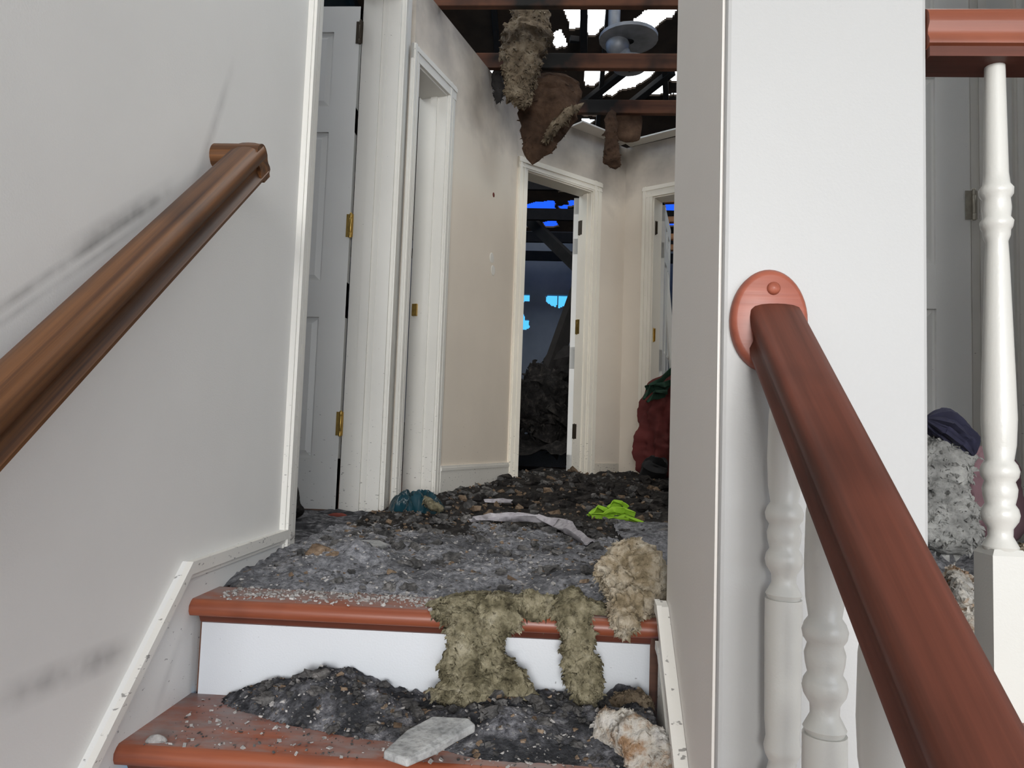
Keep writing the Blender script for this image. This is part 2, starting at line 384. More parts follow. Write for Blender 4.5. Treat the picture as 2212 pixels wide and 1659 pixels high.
def crumple(name, cx, cy, z0, w, d, h, m, seed, res=40, parent=None, rz=0.0, power=0.5, outline=0.35, freq=2.5, th=0.003):
    """a crumpled sheet or heap of cloth lying on the debris: irregular outline, ridged folds, closed underside"""
    vs = []; fs = []; rings = res//2; seg = res*2
    vs.append((0, 0, h*0.9))
    for r in range(1, rings+1):
        q = r/rings
        for s_ in range(seg):
            a = 2*math.pi*s_/seg
            o = 1+outline*fbm(math.cos(a)*1.3+seed, math.sin(a)*1.3, seed*2.0, 3)
            x = q*o*math.cos(a); y = q*o*math.sin(a)
            fold = 1-abs(fbm(x*freq+seed*5, y*freq, 3.1, 3))*1.7
            z = h*(1-q**2)**power*(0.45+0.55*fold) if q < 1 else 0.0
            vs.append((x*w/2, y*d/2, max(z, 0)))
    for s_ in range(seg): fs.append((0, 1+s_, 1+(s_+1) % seg))
    for r in range(rings-1):
        for s_ in range(seg):
            a = 1+r*seg; b = 1+(r+1)*seg
            fs.append((a+s_, b+s_, b+(s_+1) % seg, a+(s_+1) % seg))
    fs.append(tuple(range(1+(rings-1)*seg, 1+rings*seg))[::-1])
    mb = MB(); mb.v = vs; mb.f = fs
    o = mb.build(name, m, parent, smooth=True); o.location = (cx, cy, z0); o.rotation_euler = (0, 0, rz)
    return o

# ------------------------------------------------------------------ the setting
RUN, RISE, Y0 = 0.230, 0.190, 1.472
XL, XR = -0.72, 0.222
CEIL = 2.44
P0 = (XL, 3.10); P1 = (-0.70, 3.30); P2 = (-0.29, 4.62); P3 = (0.45, 5.275); P4 = (1.30, 4.70); P5 = (1.30, 2.65)

# stair side wall on the left with its casing end
wl_ = MB(); wl_.box((XL-0.165, -4.0, -2.0), (XL, 2.05, 3.5)); wl_.box((-3.0, -4.0, -2.0), (XL-0.165, -3.85, 3.5)); wl_.box((-3.15, -9.0, -2.0), (-3.0, -4.0, 3.5)); wl_.box((XL-0.165, 2.05, 2.22), (XL, 3.10, 3.0))
o = wl_.build('wall_left', M['wall']); tag(o, 'pale grey painted wall beside the stairs with soot scuffs', kind='structure')
o = MB().box((XL-0.165, 3.10, -0.05), (XL, 3.31, CEIL)).build('wall_left_far', M['door']); tag(o, 'short white wall end beyond the first doorway', kind='structure')

# landing and hall floor
fl = MB(); fl.box((XL-0.9, 1.525, -0.22), (4.0, 9.6, -0.004)); fl.box((0.50, 1.06, -0.22), (4.0, 1.525, -0.004)); fl.box((-3.0, 2.05, -0.22), (XL-0.9, 9.6, -0.004))
o = fl.build('floor', M['floorboard']); tag(o, 'dark landing and hall floor buried under ash', kind='structure')
o = MB().box((-3.2, -9.2, -2.1), (4.2, 1.46, -2.0)).build('floor_foyer', M['floorboard']); tag(o, 'wooden foyer floor below the stairs', kind='structure')

# the square pillar at the top of the stairs
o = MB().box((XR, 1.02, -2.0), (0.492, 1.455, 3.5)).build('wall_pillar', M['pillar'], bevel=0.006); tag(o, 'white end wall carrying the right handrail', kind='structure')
o = MB().box((XR-0.0035, 1.035, -0.9), (XR, 1.450, 3.4)).build('wall_pillar_side', M['palewall']); tag(o, 'shaded flank of the end wall facing the stairs, coloured paler than its front', kind='structure')
# fascia below the upper landing on the right
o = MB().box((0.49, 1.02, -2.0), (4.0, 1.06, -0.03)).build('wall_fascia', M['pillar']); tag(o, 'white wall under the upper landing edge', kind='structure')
o = MB().box((0.492, 1.00, -0.03), (4.0, 1.10, 0.0)).build('trim_landing_edge', M['rosette'], bevel=0.008); tag(o, 'reddish wooden nosing along the upper landing edge', kind='structure')

# hall walls
S2, E2 = 0.03, 0.365
wall('wall_hall_left', P1, P2, -0.02, CEIL, 0.14, M['hallwall'], [(S2, E2, 2.06)], 'beige hall wall between the linen closet and the dark doorway')
LD3 = (Vector(P3)-Vector(P2)).length
D3a, D3b = 0.075, 0.665
wall('wall_hall_far', P2, P3, -0.02, CEIL, 0.12, M['hallwall'], [(D3a, D3b, 2.05)], 'angled beige wall with the dark doorway')
D4a, D4b = 0.215, 0.93
wall('wall_hall_right', P3, P4, -0.02, CEIL, 0.12, M['hallwall'], [(D4a, D4b, 2.05)], 'angled beige wall with the doorway full of clothes')
wall('wall_hall_side', P4, P5, -0.02, CEIL, 0.12, M['hallwall'], (), 'beige side wall of the hall behind the pillar')
wall('wall_right_hall', P5, (4.0, 2.65), -0.02, CEIL, 0.12, M['door'], [(0.02-0.02, 0.09, 2.05)], 'grey wall of the right hall')
# shell of the burnt upper floor and of the foyer
sh = MB(); sh.box((-3.12, 2.05, -0.3), (-3.0, 9.6, 3.2)); o = sh.build('wall_outer_left', M['char']); tag(o, 'charred outer wall on the left', kind='structure')
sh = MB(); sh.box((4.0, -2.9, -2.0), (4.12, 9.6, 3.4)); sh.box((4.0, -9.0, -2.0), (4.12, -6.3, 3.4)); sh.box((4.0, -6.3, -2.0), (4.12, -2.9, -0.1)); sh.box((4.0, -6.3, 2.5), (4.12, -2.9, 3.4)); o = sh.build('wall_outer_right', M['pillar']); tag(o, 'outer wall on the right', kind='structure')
sh = MB(); sh.box((1.0, 0.98, -2.0), (4.0, 1.06, 3.5)); o = sh.build('wall_right_blocker', M['pillar']); tag(o, 'unseen white wall added to keep daylight off the right hall', kind='structure')  # unseen wall added to shade the hall behind the guard railing
sh = MB(); sh.box((-3.0, 1.93, -0.3), (XL-0.165, 2.05, 3.0)); o = sh.build('wall_room_left', M['bluewall']); tag(o, 'room partition behind the stair wall', kind='structure')
# foyer back wall with the tall window
sh = MB(); sh.box((-3, -9.12, -2), (-1.7, -9.0, 3.5)); sh.box((3.6, -9.12, -2), (4.0, -9.0, 3.5)); sh.box((-1.7, -9.12, -2), (3.6, -9.0, -0.4)); sh.box((-1.7, -9.12, 3.3), (3.6, -9.0, 3.5))
o = sh.build('wall_back', M['wall']); tag(o, 'foyer wall with the wide window behind the camera', kind='structure')
wf = MB()
for k in range(5): wf.box((-1.2+k*1.19, -9.08, -0.4), (-1.16+k*1.19, -9.04, 3.3))
for z in (-0.4, 1.4, 3.26): wf.box((-1.2, -9.08, z), (3.6, -9.04, z+0.04))
o = wf.build('window_1', M['trim']); tag(o, 'white foyer window frame behind the camera', kind='structure')
o = MB().box((-3.0, -9.0, 3.5), (4.0, 1.50, 3.6)).build('ceiling', M['pillar']); tag(o, 'white foyer ceiling', kind='structure')
o = MB().box((-3.0, 1.46, 3.5), (4.0, 1.56, 5.4)).build('wall_attic', M['char']); tag(o, 'charred attic wall above the stair opening', kind='structure')

# stairs: treads and risers
st = empty('staircase', (0, 0, 0)); tag(st, 'staircase with cherry treads and white risers littered with ash', 'stairs')
nose = [(0, -0.030), (0.004, -0.032), (0.36, -0.032), (0.36, 0), (0.010, 0.0), (0.003, -0.004), (-0.004, -0.012), (-0.004, -0.022)]
for k in range(0, 7):
    yk = Y0-RUN*k; zk = -RISE*k
    run = 0.03+0.10 if k == 0 else (RUN+0.03 if k != 3 else RUN+0.006)
    wide = k > 2
    pol = [(yk+(run if q[0] > 0.3 else q[0]), zk+q[1]) for q in nose]
    MB().prism(pol, XL+0.001, 0.36 if wide else XR-0.006).build('tread', M['tread'], st, smooth=True)
    MB().box((XL+0.024, yk+0.028, zk-RISE), (0.33 if wide else XR-0.026, yk+0.046 if k != 3 else yk+0.040, zk-0.032)).build('riser', M['riser'], st)
    MB().prism([(yk+0.012, zk-0.033), (yk+0.028, zk-0.033), (yk+0.028, zk-0.050), (yk+0.020, zk-0.046)], XL+0.024, 0.33 if wide else XR-0.026).build('cove_moulding', M['rail'], st)
# left skirt: level base along the landing, then down the stair
def strip(pts, x, w, th):
    """a board of height w under a polyline (y,z) at the wall plane x, th thick towards +x"""
    mb = MB()
    for (a, b) in zip(pts[:-1], pts[1:]):
        vs = [(x, a[0], a[1]), (x, b[0], b[1]), (x, b[0], b[1]-w), (x, a[0], a[1]-w)]
        vs = vs + [(x+th, *q[1:]) for q in vs]
        mb.add(vs, [(0, 1, 2, 3), (7, 6, 5, 4), (0, 4, 5, 1), (1, 5, 6, 2), (2, 6, 7, 3), (3, 7, 4, 0)])
    return mb
SL = 0.90
knee = at(395, 1208, 'x', XL); kend = at(600, 1143, 'x', XL)
low = at(165, 1659, 'x', XL); sl = (knee.z-low.z)/(knee.y-low.y)
pts = [(1.975, 0.077), (knee.y, 0.077), (knee.y-1.6, 0.077-1.6*sl)]
o = strip(pts, XL, 0.30, 0.010).build('baseboard_left', M['skirt'])
tag(o, 'white skirt board running up the left of the stairs', kind='structure')
strip(pts, XL+0.010, 0.024, 0.012).build('cap_moulding', M['trim'], o)
strip([(a, b-0.024) for a, b in pts], XL+0.010, 0.010, 0.006).build('cap_moulding', M['trim'], o)
# right skirt
kr = at(1438, 1240, 'x', XR-0.02); lr = at(1478, 1659, 'x', XR-0.02); slr = (kr.z-lr.z)/(kr.y-lr.y)
pts = [(1.452, 0.045), (1.42, 0.04), (1.42-0.40, 0.04-0.40*0.84)]
o = strip(pts, XR-0.0165, 0.28, 0.0125).build('baseboard_right', M['trim']); tag(o, 'white skirt board on the right of the stairs under the grey wall end', kind='structure')
strip([(a, b+0.002) for a, b in pts], XR-0.026, 0.022, 0.0095).build('cap_moulding', M['trim'], o)
strip([(a, b-0.075) for a, b in pts], XR-0.023, 0.014, 0.0065).build('cap_moulding', M['trim'], o)

# ---- door 1 : casing on the near side, open six panel door, hinges
def casing_bar(mb, x0, x1, z0, z1, proud=0.020, mtx=None):
    """stepped casing, x across, -y proud"""
    w = x1-x0
    mb.box((x0, -proud*0.65, z0), (x1, 0, z1), mtx)
    mb.box((x0+w*0.08, -proud, z0), (x0+w*0.34, -proud*0.65, z1), mtx)
    mb.box((x0+w*0.55, -proud*0.85, z0), (x0+w*0.72, -proud*0.65, z1), mtx)
def hinge(parent, loc, m, h=0.089, w=0.034, rz=0.0):
    hg = MB(); hg.box((-w, -0.002, -h/2), (0, 0.0, h/2)); hg.box((0, -0.002, -h/2), (w*0.5, 0.0, h/2))
    hg.lathe([(0.006, -h/2-0.004), (0.0065, -h/2), (0.0065, -h/2+0.017), (0.0058, -h/2+0.018), (0.0065, -h/2+0.019), (0.0065, h/2-0.019), (0.0058, h/2-0.018), (0.0065, h/2-0.017), (0.0065, h/2), (0.004, h/2+0.005)], 10, Matrix.Translation((0, -0.006, 0)))
    o = hg.build('hinge', m, parent, smooth=True); o.location = loc; o.rotation_euler = (0, 0, rz); return o
def panel_leaf(name, w, h, th, m, parent, bottom=0.0):
    """six panel door leaf in local x (0..w), y (0..th), z; recessed raised panels as children"""
    stile = 0.112; rails = [(0, 0.21), (0.80, 0.95), (1.60, 1.71), (h-0.115, h)]
    mb = MB()
    for x0, x1 in ((0, stile), (w/2-stile*0.45, w/2+stile*0.45), (w-stile, w)): mb.box((x0, 0, 0), (x1, th, h))
    for z0, z1 in rails: mb.box((0, 0.0004, z0), (w, th-0.0004, z1))
    leaf = mb.build(name, m, parent)
    for (x0, x1) in ((stile, w/2-stile*0.45), (w/2+stile*0.45, w-stile)):
        for (a, b) in zip(rails[:-1], rails[1:]):
            z0, z1 = a[1], b[0]; p = MB(); g = 0.03
            p.box((x0-0.003, th*0.36, z0-0.003), (x1+0.003, th*0.64, z1+0.003))
            lo = [(x0+0.008, th*0.36, z0+0.008), (x1-0.008, th*0.36, z0+0.008), (x1-0.008, th*0.36, z1-0.008), (x0+0.008, th*0.36, z1-0.008)]
            hi = [(x0+g, th*0.12, z0+g), (x1-g, th*0.12, z0+g), (x1-g, th*0.12, z1-g), (x0+g, th*0.12, z1-g)]
            p.add(lo+hi, [(4, 5, 6, 7)[::-1], (0, 1, 5, 4)[::-1], (1, 2, 6, 5)[::-1], (2, 3, 7, 6)[::-1], (3, 0, 4, 7)[::-1]])
            p.build('panel', m, leaf)
    return leaf
d1 = empty('door_1', (XL, 2.05, 0)); tag(d1, 'white six panel door standing open beside the corner trim', kind='structure')
def child(o, p): o.parent = p; o.matrix_parent_inverse = p.matrix_basis.inverted(); return o
mb = MB(); casing_bar(mb, 0, 0.082, 0.0, 2.24, 0.022); o = mb.build('casing', M['trim'])
o.matrix_world = Matrix(((0, -1, 0, XL), (1, 0, 0, 1.968), (0, 0, 1, 0), (0, 0, 0, 1))); child(o, d1)
# far jamb, faces the stairs
jb = MB(); jb.box((XL-0.165, 3.085, 0.0), (XL+0.001, 3.10, 2.22)); jb.box((XL-0.115, 3.073, 0.0), (XL-0.078, 3.085, 2.22)); jb.box((XL-0.062, 3.081, 0.0), (XL-0.054, 3.085, 2.22))
child(jb.build('jamb', M['trim']), d1)
jb = MB(); jb.box((XL-0.165, 2.05, 0), (XL-0.001, 2.062, 2.22)); child(jb.build('jamb', M['trim']), d1)
mb = MB(); casing_bar(mb, 0, 0.07, 0.0, 2.30, 0.020); o = mb.build('casing', M['trim']); o.matrix_world = Matrix(((0, -1, 0, XL), (1, 0, 0, 3.10), (0, 0, 1, 0), (0, 0, 0, 1)))
child(o, d1)
leaf = panel_leaf('door_leaf', 0.80, 2.16, 0.036, M['door'], None); leaf.location = (XL-0.165-0.010-0.80, 3.075, 0.02); child(leaf, d1)
for px, py, mm in ((752, 70, 'brassdark'), (746, 487, 'brass'), (731, 915, 'brass')):
    z = at(px, py, 'y', 3.07).z; h_ = hinge(None, (XL-0.169, 3.072, z), M[mm], 0.098, 0.020); child(h_, d1)
    h_['label'] = 'soot-blackened top hinge' if mm == 'brassdark' else ('brass middle hinge' if py < 600 else 'brass lower hinge')

# ---- door 2 : linen closet opening in the angled wall
m2, L2 = frame2(P1, P2)
d2 = empty('door_2', (P1[0], P1[1], 0)); d2.rotation_euler = (0, 0, math.atan2(P2[1]-P1[1], P2[0]-P1[0])); tag(d2, 'white framed narrow closet opening in the hall wall', kind='structure')
def loc_child(mb, name, m, p): return mb.build(name, m, p)
jb = MB(); jb.box((E2-0.014, -0.002, 0), (E2, 0.155, 2.06)); jb.box((E2-0.024, 0.05, 0), (E2-0.014, 0.085, 2.05)); loc_child(jb, 'jamb', M['trim'], d2)
jb = MB(); jb.box((S2, -0.002, 0), (S2+0.014, 0.14, 2.06)); loc_child(jb, 'jamb', M['trim'], d2)
jb = MB(); jb.box((S2, -0.002, 2.046), (E2, 0.14, 2.06)); loc_child(jb, 'head_jamb', M['trim'], d2)
mb = MB(); casing_bar(mb, E2-0.004, E2+0.066, 0, 2.125, 0.018); loc_child(mb, 'casing', M['trim'], d2)
mb = MB(); casing_bar(mb, -0.030, S2+0.004, 0, 2.125, 0.022); loc_child(mb, 'casing', M['trim'], d2)
mb = MB(); mb.box((-0.030, -0.016, 2.054), (E2+0.066, 0, 2.125)); mb.box((-0.030, -0.021, 2.095), (E2+0.066, -0.016, 2.115)); loc_child(mb, 'head_casing', M['trim'], d2)
sp_ = MB().box((E2-0.026, 0.112, 0.93), (E2-0.0135, 0.138, 0.99)).build('strike_plate', M['brass'], d2); sp_['label'] = 'small brass strike plate'
# dark closet behind
o = MB().box((-1.75, 3.42, -0.02), (-1.65, 4.6, CEIL)).build('wall_closet', M['door']); tag(o, 'white back wall of the linen closet', kind='structure')

# ---- door 3 : the dark doorway
d3 = empty('door_3', (P2[0], P2[1], 0)); ang3 = math.atan2(P3[1]-P2[1], P3[0]-P2[0]); d3.rotation_euler = (0, 0, ang3); tag(d3, 'white framed doorway into the dark burnt room', kind='structure')
jb = MB(); jb.box((D3a, -0.002, 0), (D3a+0.014, 0.12, 2.05)); jb.build('jamb', M['trimlightened'], d3)
jb = MB(); jb.box((D3b-0.014, -0.002, 0), (D3b, 0.12, 2.05)); jb.box((D3b-0.025, 0.03, 0), (D3b-0.014, 0.07, 2.04)); jb.build('jamb', M['trimlightened'], d3)
MB().box((D3a, -0.002, 2.036), (D3b, 0.12, 2.05)).build('head_jamb', M['trimlightened'], d3)
mb = MB(); casing_bar(mb, D3a-0.070, D3a+0.004, 0, 2.12, 0.020); mb.build('casing', M['trimlightened'], d3)
mb = MB(); casing_bar(mb, D3b-0.004, D3b+0.075, 0, 2.12, 0.020); mb.build('casing', M['trimlightened'], d3)
mb = MB(); mb.box((D3a-0.070, -0.014, 2.044), (D3b+0.075, 0, 2.12)); mb.box((D3a-0.070, -0.022, 2.085), (D3b+0.075, -0.014, 2.112)); mb.box((D3a-0.070, -0.018, 2.054), (D3b+0.075, -0.014, 2.066)); mb.build('head_casing', M['trimlightened'], d3)
for z, mm, lb in ((1.81, 'brassdark', 'sooty hinge'), (1.117, 'brass', 'brass hinge'), (0.40, 'brassdark', 'sooty hinge')):
    h_ = hinge(d3, (D3b-0.016, 0.105, z), M[mm], 0.10, 0.03, math.radians(90)); h_['label'] = lb
leaf = panel_leaf('door_leaf', 0.58, 2.0, 0.035, M['door'], d3); leaf.location = (D3b-0.005, 0.13, 0.03); leaf.rotation_euler = (0, 0, math.radians(44))

# ---- door 4
d4 = empty('door_4', (P3[0], P3[1], 0)); d4.rotation_euler = (0, 0, math.atan2(P4[1]-P3[1], P4[0]-P3[0])); tag(d4, 'white framed doorway half hidden by the grey wall end', kind='structure')
jb = MB(); jb.box((D4a, -0.002, 0), (D4a+0.014, 0.12, 2.05)); jb.build('jamb', M['trimlightened'], d4)
jb = MB(); jb.box((D4b-0.014, -0.002, 0), (D4b, 0.12, 2.05)); jb.build('jamb', M['trimlightened'], d4)
MB().box((D4a, -0.002, 2.036), (D4b, 0.12, 2.05)).build('head_jamb', M['trimlightened'], d4)
mb = MB(); casing_bar(mb, D4a-0.072, D4a+0.004, 0, 2.12, 0.020); mb.build('casing', M['trimlightened'], d4)
mb = MB(); casing_bar(mb, D4b-0.004, D4b+0.072, 0, 2.12, 0.020); mb.build('casing', M['trimlightened'], d4)
mb = MB(); mb.box((D4a-0.072, -0.016, 2.044), (D4b+0.072, 0, 2.12)); mb.box((D4a-0.072, -0.022, 2.09), (D4b+0.072, -0.016, 2.112)); mb.build('head_casing', M['trimlightened'], d4)
for z, mm, lb in ((1.83, 'brassdark', 'sooty hinge'), (1.08, 'brass', 'brass hinge')):
    h_ = hinge(d4, (D4a+0.016, 0.03, z), M[mm], 0.09, 0.03, math.radians(-20)); h_['label'] = lb
leaf4 = panel_leaf('door_leaf', 0.66, 1.98, 0.035, M['door'], d4); leaf4.location = (D4a+0.03, 0.135, 0.04); leaf4.rotation_euler = (0, 0, math.radians(112))
kn = MB().lathe([(0.012, 0), (0.012, 0.03), (0.026, 0.04), (0.030, 0.055), (0.024, 0.07), (0.0, 0.075)], 14, Matrix.Translation((0.60, 0.0, 0.96)) @ Matrix.Rotation(math.radians(90), 4, 'X')).build('door_knob', M['nickel'], leaf4, smooth=True)
kn['label'] = 'dull metal door knob'

# ---- door 5 : door seen past the guard railing
d5 = empty('door_5', (1.30, 2.65, 0)); tag(d5, 'grey white panel door behind the guard railing', kind='structure')
leaf5 = panel_leaf('door_leaf', 0.80, 2.04, 0.036, M['door'], None); leaf5.location = (1.372-0.80, 2.56, 0.02); child(leaf5, d5)
mb = MB(); casing_bar(mb, 1.395, 1.462, 0, 2.12, 0.024, Matrix.Translation((0, 2.63, 0))); child(mb.build('casing', M['trim']), d5)
jb = MB().box((1.385, 2.60, 0), (1.396, 2.66, 2.06)).build('jamb', M['trim']); child(jb, d5)
h_ = hinge(None, (1.380, 2.556, 1.175), M['nickel'], 0.098, 0.026); child(h_, d5); h_['label'] = 'dull metal hinge'
d6 = empty('door_6', (1.58, 2.65, 0)); tag(d6, 'white door casing at the far right edge', kind='structure')
mb = MB(); casing_bar(mb, 1.565, 1.64, 0, 2.12, 0.024, Matrix.Translation((0, 2.65, 0))); child(mb.build('casing', M['trim']), d6)

# baseboards along the hall
mt3, _ = frame2(P1, P2)
o = MB().box((E2+0.067, -0.014, 0), (L2-0.005, 0, 0.19)).box((E2+0.067, -0.018, 0.165), (L2-0.005, -0.014, 0.18)).build('baseboard_hall', M['trim']); o.matrix_world = mt3; tag(o, 'white baseboard at the foot of the beige hall wall', kind='structure')
mt, _ = frame2(P2, P3)
o = MB().box((D3b+0.076, -0.014, 0), (LD3-0.02, 0, 0.19)).build('baseboard_far', M['trimdirty']); o.matrix_world = mt; tag(o, 'sooty baseboard in the far hall corner', kind='structure')
# two pale plaster patches and a nail mark on the beige hall wall
wb = bpy.data.objects['wall_hall_left']; mi = mt3.inverted()
for px, py, r_, mm in ((1062, 557, 0.030, 'trim'), (1065, 584, 0.030, 'trim'), (1066, 421, 0.014, 'rust')):
    d_ = FW + RT*((px-IW/2)/F) - UP*((py-IH/2)/F); o_l = mi @ EYE; d_l = mi.to_3x3() @ d_; h = o_l+d_l*(-o_l.y/d_l.y)
    MB().lathe([(r_, -0.001), (r_, 0.0015), (r_*0.8, 0.0025)], 14, Matrix.Translation((h.x, -0.0005, h.z)) @ Matrix.Rotation(math.radians(90), 4, 'X')).build('plaster_patch' if mm == 'trim' else 'nail_mark', M[mm], wb)

# ------------------------------------------------------------------ roof, joists
SKY_GAPS = [[(1210,5),(1254,4),(1252,62),(1233,65)], [(1270,8),(1320,12),(1317,50),(1285,78),(1269,82)], [(1262,2),(1370,0),(1366,9),(1262,12)],
  [(1436,-6),(1462,14),(1466,20),(1452,42),(1438,45),(1400,72),(1392,58),(1366,45),(1400,20)], [(1187,76),(1212,62),(1228,102),(1200,106)], [(1215,143),(1249,143),(1248,153),(1220,153)],
  [(1262,143),(1320,140),(1318,155),(1285,188),(1263,188)], [(1288,210),(1345,160),(1428,139),(1410,165),(1372,190),(1345,197),(1320,210)], [(1378,208),(1435,168),(1436,200),(1425,208)],
  [(1445,155),(1469,152),(1468,178),(1445,178)], [(1440,204),(1466,201),(1466,208),(1445,209)], [(1049,145),(1068,143),(1073,162),(1030,166)],
  [(1257,243),(1310,241),(1295,251),(1257,252)], [(1257,260),(1290,259),(1270,273),(1257,274)], [(1400,248),(1418,239),(1434,239),(1434,247)],
  [(1187,384),(1215,383),(1232,412),(1206,415)], [(1130,445),(1150,437),(1197,432),(1201,455),(1130,456)], [(1205,445),(1228,443),(1228,455),(1212,456)], [(1227,434),(1244,432),(1244,446),(1227,447)],
  [(1130,487),(1165,478),(1168,490),(1130,492)], [(1170,480),(1200,475),(1208,490),(1178,491)], [(1437,432),(1460,430),(1460,462),(1437,463)], [(1437,475),(1460,474),(1460,490),(1440,491)]]
# unseen roof holes added to let skylight down into the hall and side rooms
LIGHT_HOLES = [[(-0.6, 2.0), (0.2, 1.9), (0.28, 3.1), (-0.2, 3.5), (-0.58, 3.2)], [(0.42, 2.0), (1.3, 1.9), (1.65, 2.9), (1.3, 3.7), (0.45, 3.4)], [(-0.55, 3.8), (0.15, 3.7), (0.28, 4.8), (-0.1, 5.1), (-0.5, 4.7)],
  [(0.42, 3.8), (1.1, 3.7), (1.6, 4.3), (1.4, 5.2), (0.45, 5.1)], [(1.82, 3.0), (2.25, 2.8), (2.8, 4.2), (2.2, 5.0), (1.85, 4.6)], [(-2.2, 2.2), (-1.3, 2.15), (-0.7, 2.3), (-0.68, 3.3), (-1.5, 3.5), (-2.1, 3.1)]]
def roof_z(y): return 4.6-0.30*(y-4.0)
def on_roof(px, py):
    d = FW + RT*((px-IW/2)/F) - UP*((py-IH/2)/F)
    t = (4.6+1.2-EYE.z)/(d.z+0.30*d.y); return EYE+d*t
def inside(poly, x, y):
    c = False; n = len(poly)
    for i in range(n):
        x1, y1 = poly[i]; x2, y2 = poly[(i+1) % n]
        if (y1 > y) != (y2 > y) and x < (x2-x1)*(y-y1)/(y2-y1)+x1: c = not c
    return c
holes = [[(p.x, p.y) for p in (on_roof(*q) for q in g)] for g in SKY_GAPS] + LIGHT_HOLES
boxes = [(min(p[0] for p in h), max(p[0] for p in h), min(p[1] for p in h), max(p[1] for p in h)) for h in holes]
roof = empty('roof', (0, 5, 4)); tag(roof, 'charred roof with holes burnt through to the sky', kind='structure')
def roof_sheet():
    x0, x1, y0, y1, r = -3.0, 4.0, 1.5, 9.7, 0.013
    nx, ny = int((x1-x0)/r), int((y1-y0)/r); mb = MB()
    keep = np.ones((ny, nx), bool)
    for h, b in zip(holes, boxes):
        i0, i1 = int((b[0]-x0)/r)-2, int((b[1]-x0)/r)+3; j0, j1 = int((b[2]-y0)/r)-2, int((b[3]-y0)/r)+3
        for j in range(max(0, j0), min(ny, j1)):
            for i in range(max(0, i0), min(nx, i1)):
                x = x0+(i+.5)*r; y = y0+(j+.5)*r
                jx = 0.012*mnoise.noise(Vector((x*14, y*14, 1))); jy = 0.012*mnoise.noise(Vector((x*14, y*14, 7)))
                if inside(h, x+jx, y+jy*2): keep[j, i] = False
    # merge kept cells into runs so the sheet stays light
    for j in range(ny):
        i = 0
        while i < nx:
            if not keep[j, i]: i += 1; continue
            k = i
            while k < nx and keep[j, k]: k += 1
            ya, yb = y0+j*r, y0+(j+1)*r; xa, xb = x0+i*r, x0+k*r; th = 0.02
            za, zb = roof_z(ya), roof_z(yb)
            mb.add([(xa, ya, za), (xb, ya, za), (xb, yb, zb), (xa, yb, zb), (xa, ya, za+th), (xb, ya, za+th), (xb, yb, zb+th), (xa, yb, zb+th)],
                   [(3, 2, 1, 0), (4, 5, 6, 7), (0, 1, 5, 4), (1, 2, 6, 5), (2, 3, 7, 6), (3, 0, 4, 7)])
            i = k
    return mb
child(roof_sheet().build('decking', M['roof']), roof)
def bar(name, p, q, w, h, m, parent=None, up=Vector((0, 0, 1))):
    mt_ = frame_dir(p, q, up); L = (q-p).length
    o_ = MB().box((0, -w/2, -h), (L, w/2, 0)).build(name, m, None, bevel=0.004); o_.matrix_world = mt_
    if parent is not None: child(o_, parent)
    return o_
# rafters run up the slope just under the decking
for x in (-2.4, -1.8, -1.2, -0.62, 0.335, 1.75, 2.3, 2.9, 3.5):
    bar('rafter', Vector((x, 9.5, roof_z(9.5)-0.002)), Vector((x, 1.6, roof_z(1.6)-0.002)), 0.04, 0.10, M['char'], roof)
# truss webs that cross the openings
def web(a, b, w=0.05):
    pa, pb = on_roof(*a), on_roof(*b); dz = Vector((0, 0, -0.06))
    bar('truss_web', pa+dz, pb+dz, w, 0.05, M['char'], roof)
web((1262, -40), (1262, 92), 0.06); web((1232, 64), (1252, 66), 0.04); web((1262, 205), (1352, 133), 0.08); web((1336, 228), (1452, 136), 0.08); web((1436, 120), (1440, 215), 0.05)
# ceiling joists of the hall (bottom chords)
def joist(px, py, x0, x1, m, z=CEIL, dep=0.089, lab=''):
    y = at(px, py, 'z', z).y
    o_ = MB().box((0, 0, 0), (x1-x0, 0.038, dep)).build('ceiling_joist', m, bevel=0.004); o_.location = (x0, y, z)
    tag(o_, lab, 'beam'); return o_
joist(1100, 12, -0.85, 1.40, M['joist'], lab='scorched wooden ceiling joist nearest the stairs at the top of the opening')
joist(1040, 146, -0.75, 1.45, M['joist'], lab='scorched wooden ceiling joist behind the hanging insulation, second from the stairs')
joist(1330, 244, -0.45, 1.40, M['joist'], lab='scorched wooden ceiling joist farthest from the stairs')
# joists of the burnt room behind the dark doorway
for i, y in enumerate((6.05, 6.9, 7.7, 8.5)):
    o_ = MB().box((0, 0, 0), (7.0, 0.04, 0.11 if i else 0.12)).build('charred_joist', M['char'], bevel=0.004); o_.location = (-3.0, y, CEIL-0.05)
    tag(o_, ('black charred ceiling joist nearest inside the dark room', 'second black charred ceiling joist inside the dark room', 'third black charred ceiling joist inside the dark room', 'black charred ceiling joist deepest in the dark room')[i], 'beam')

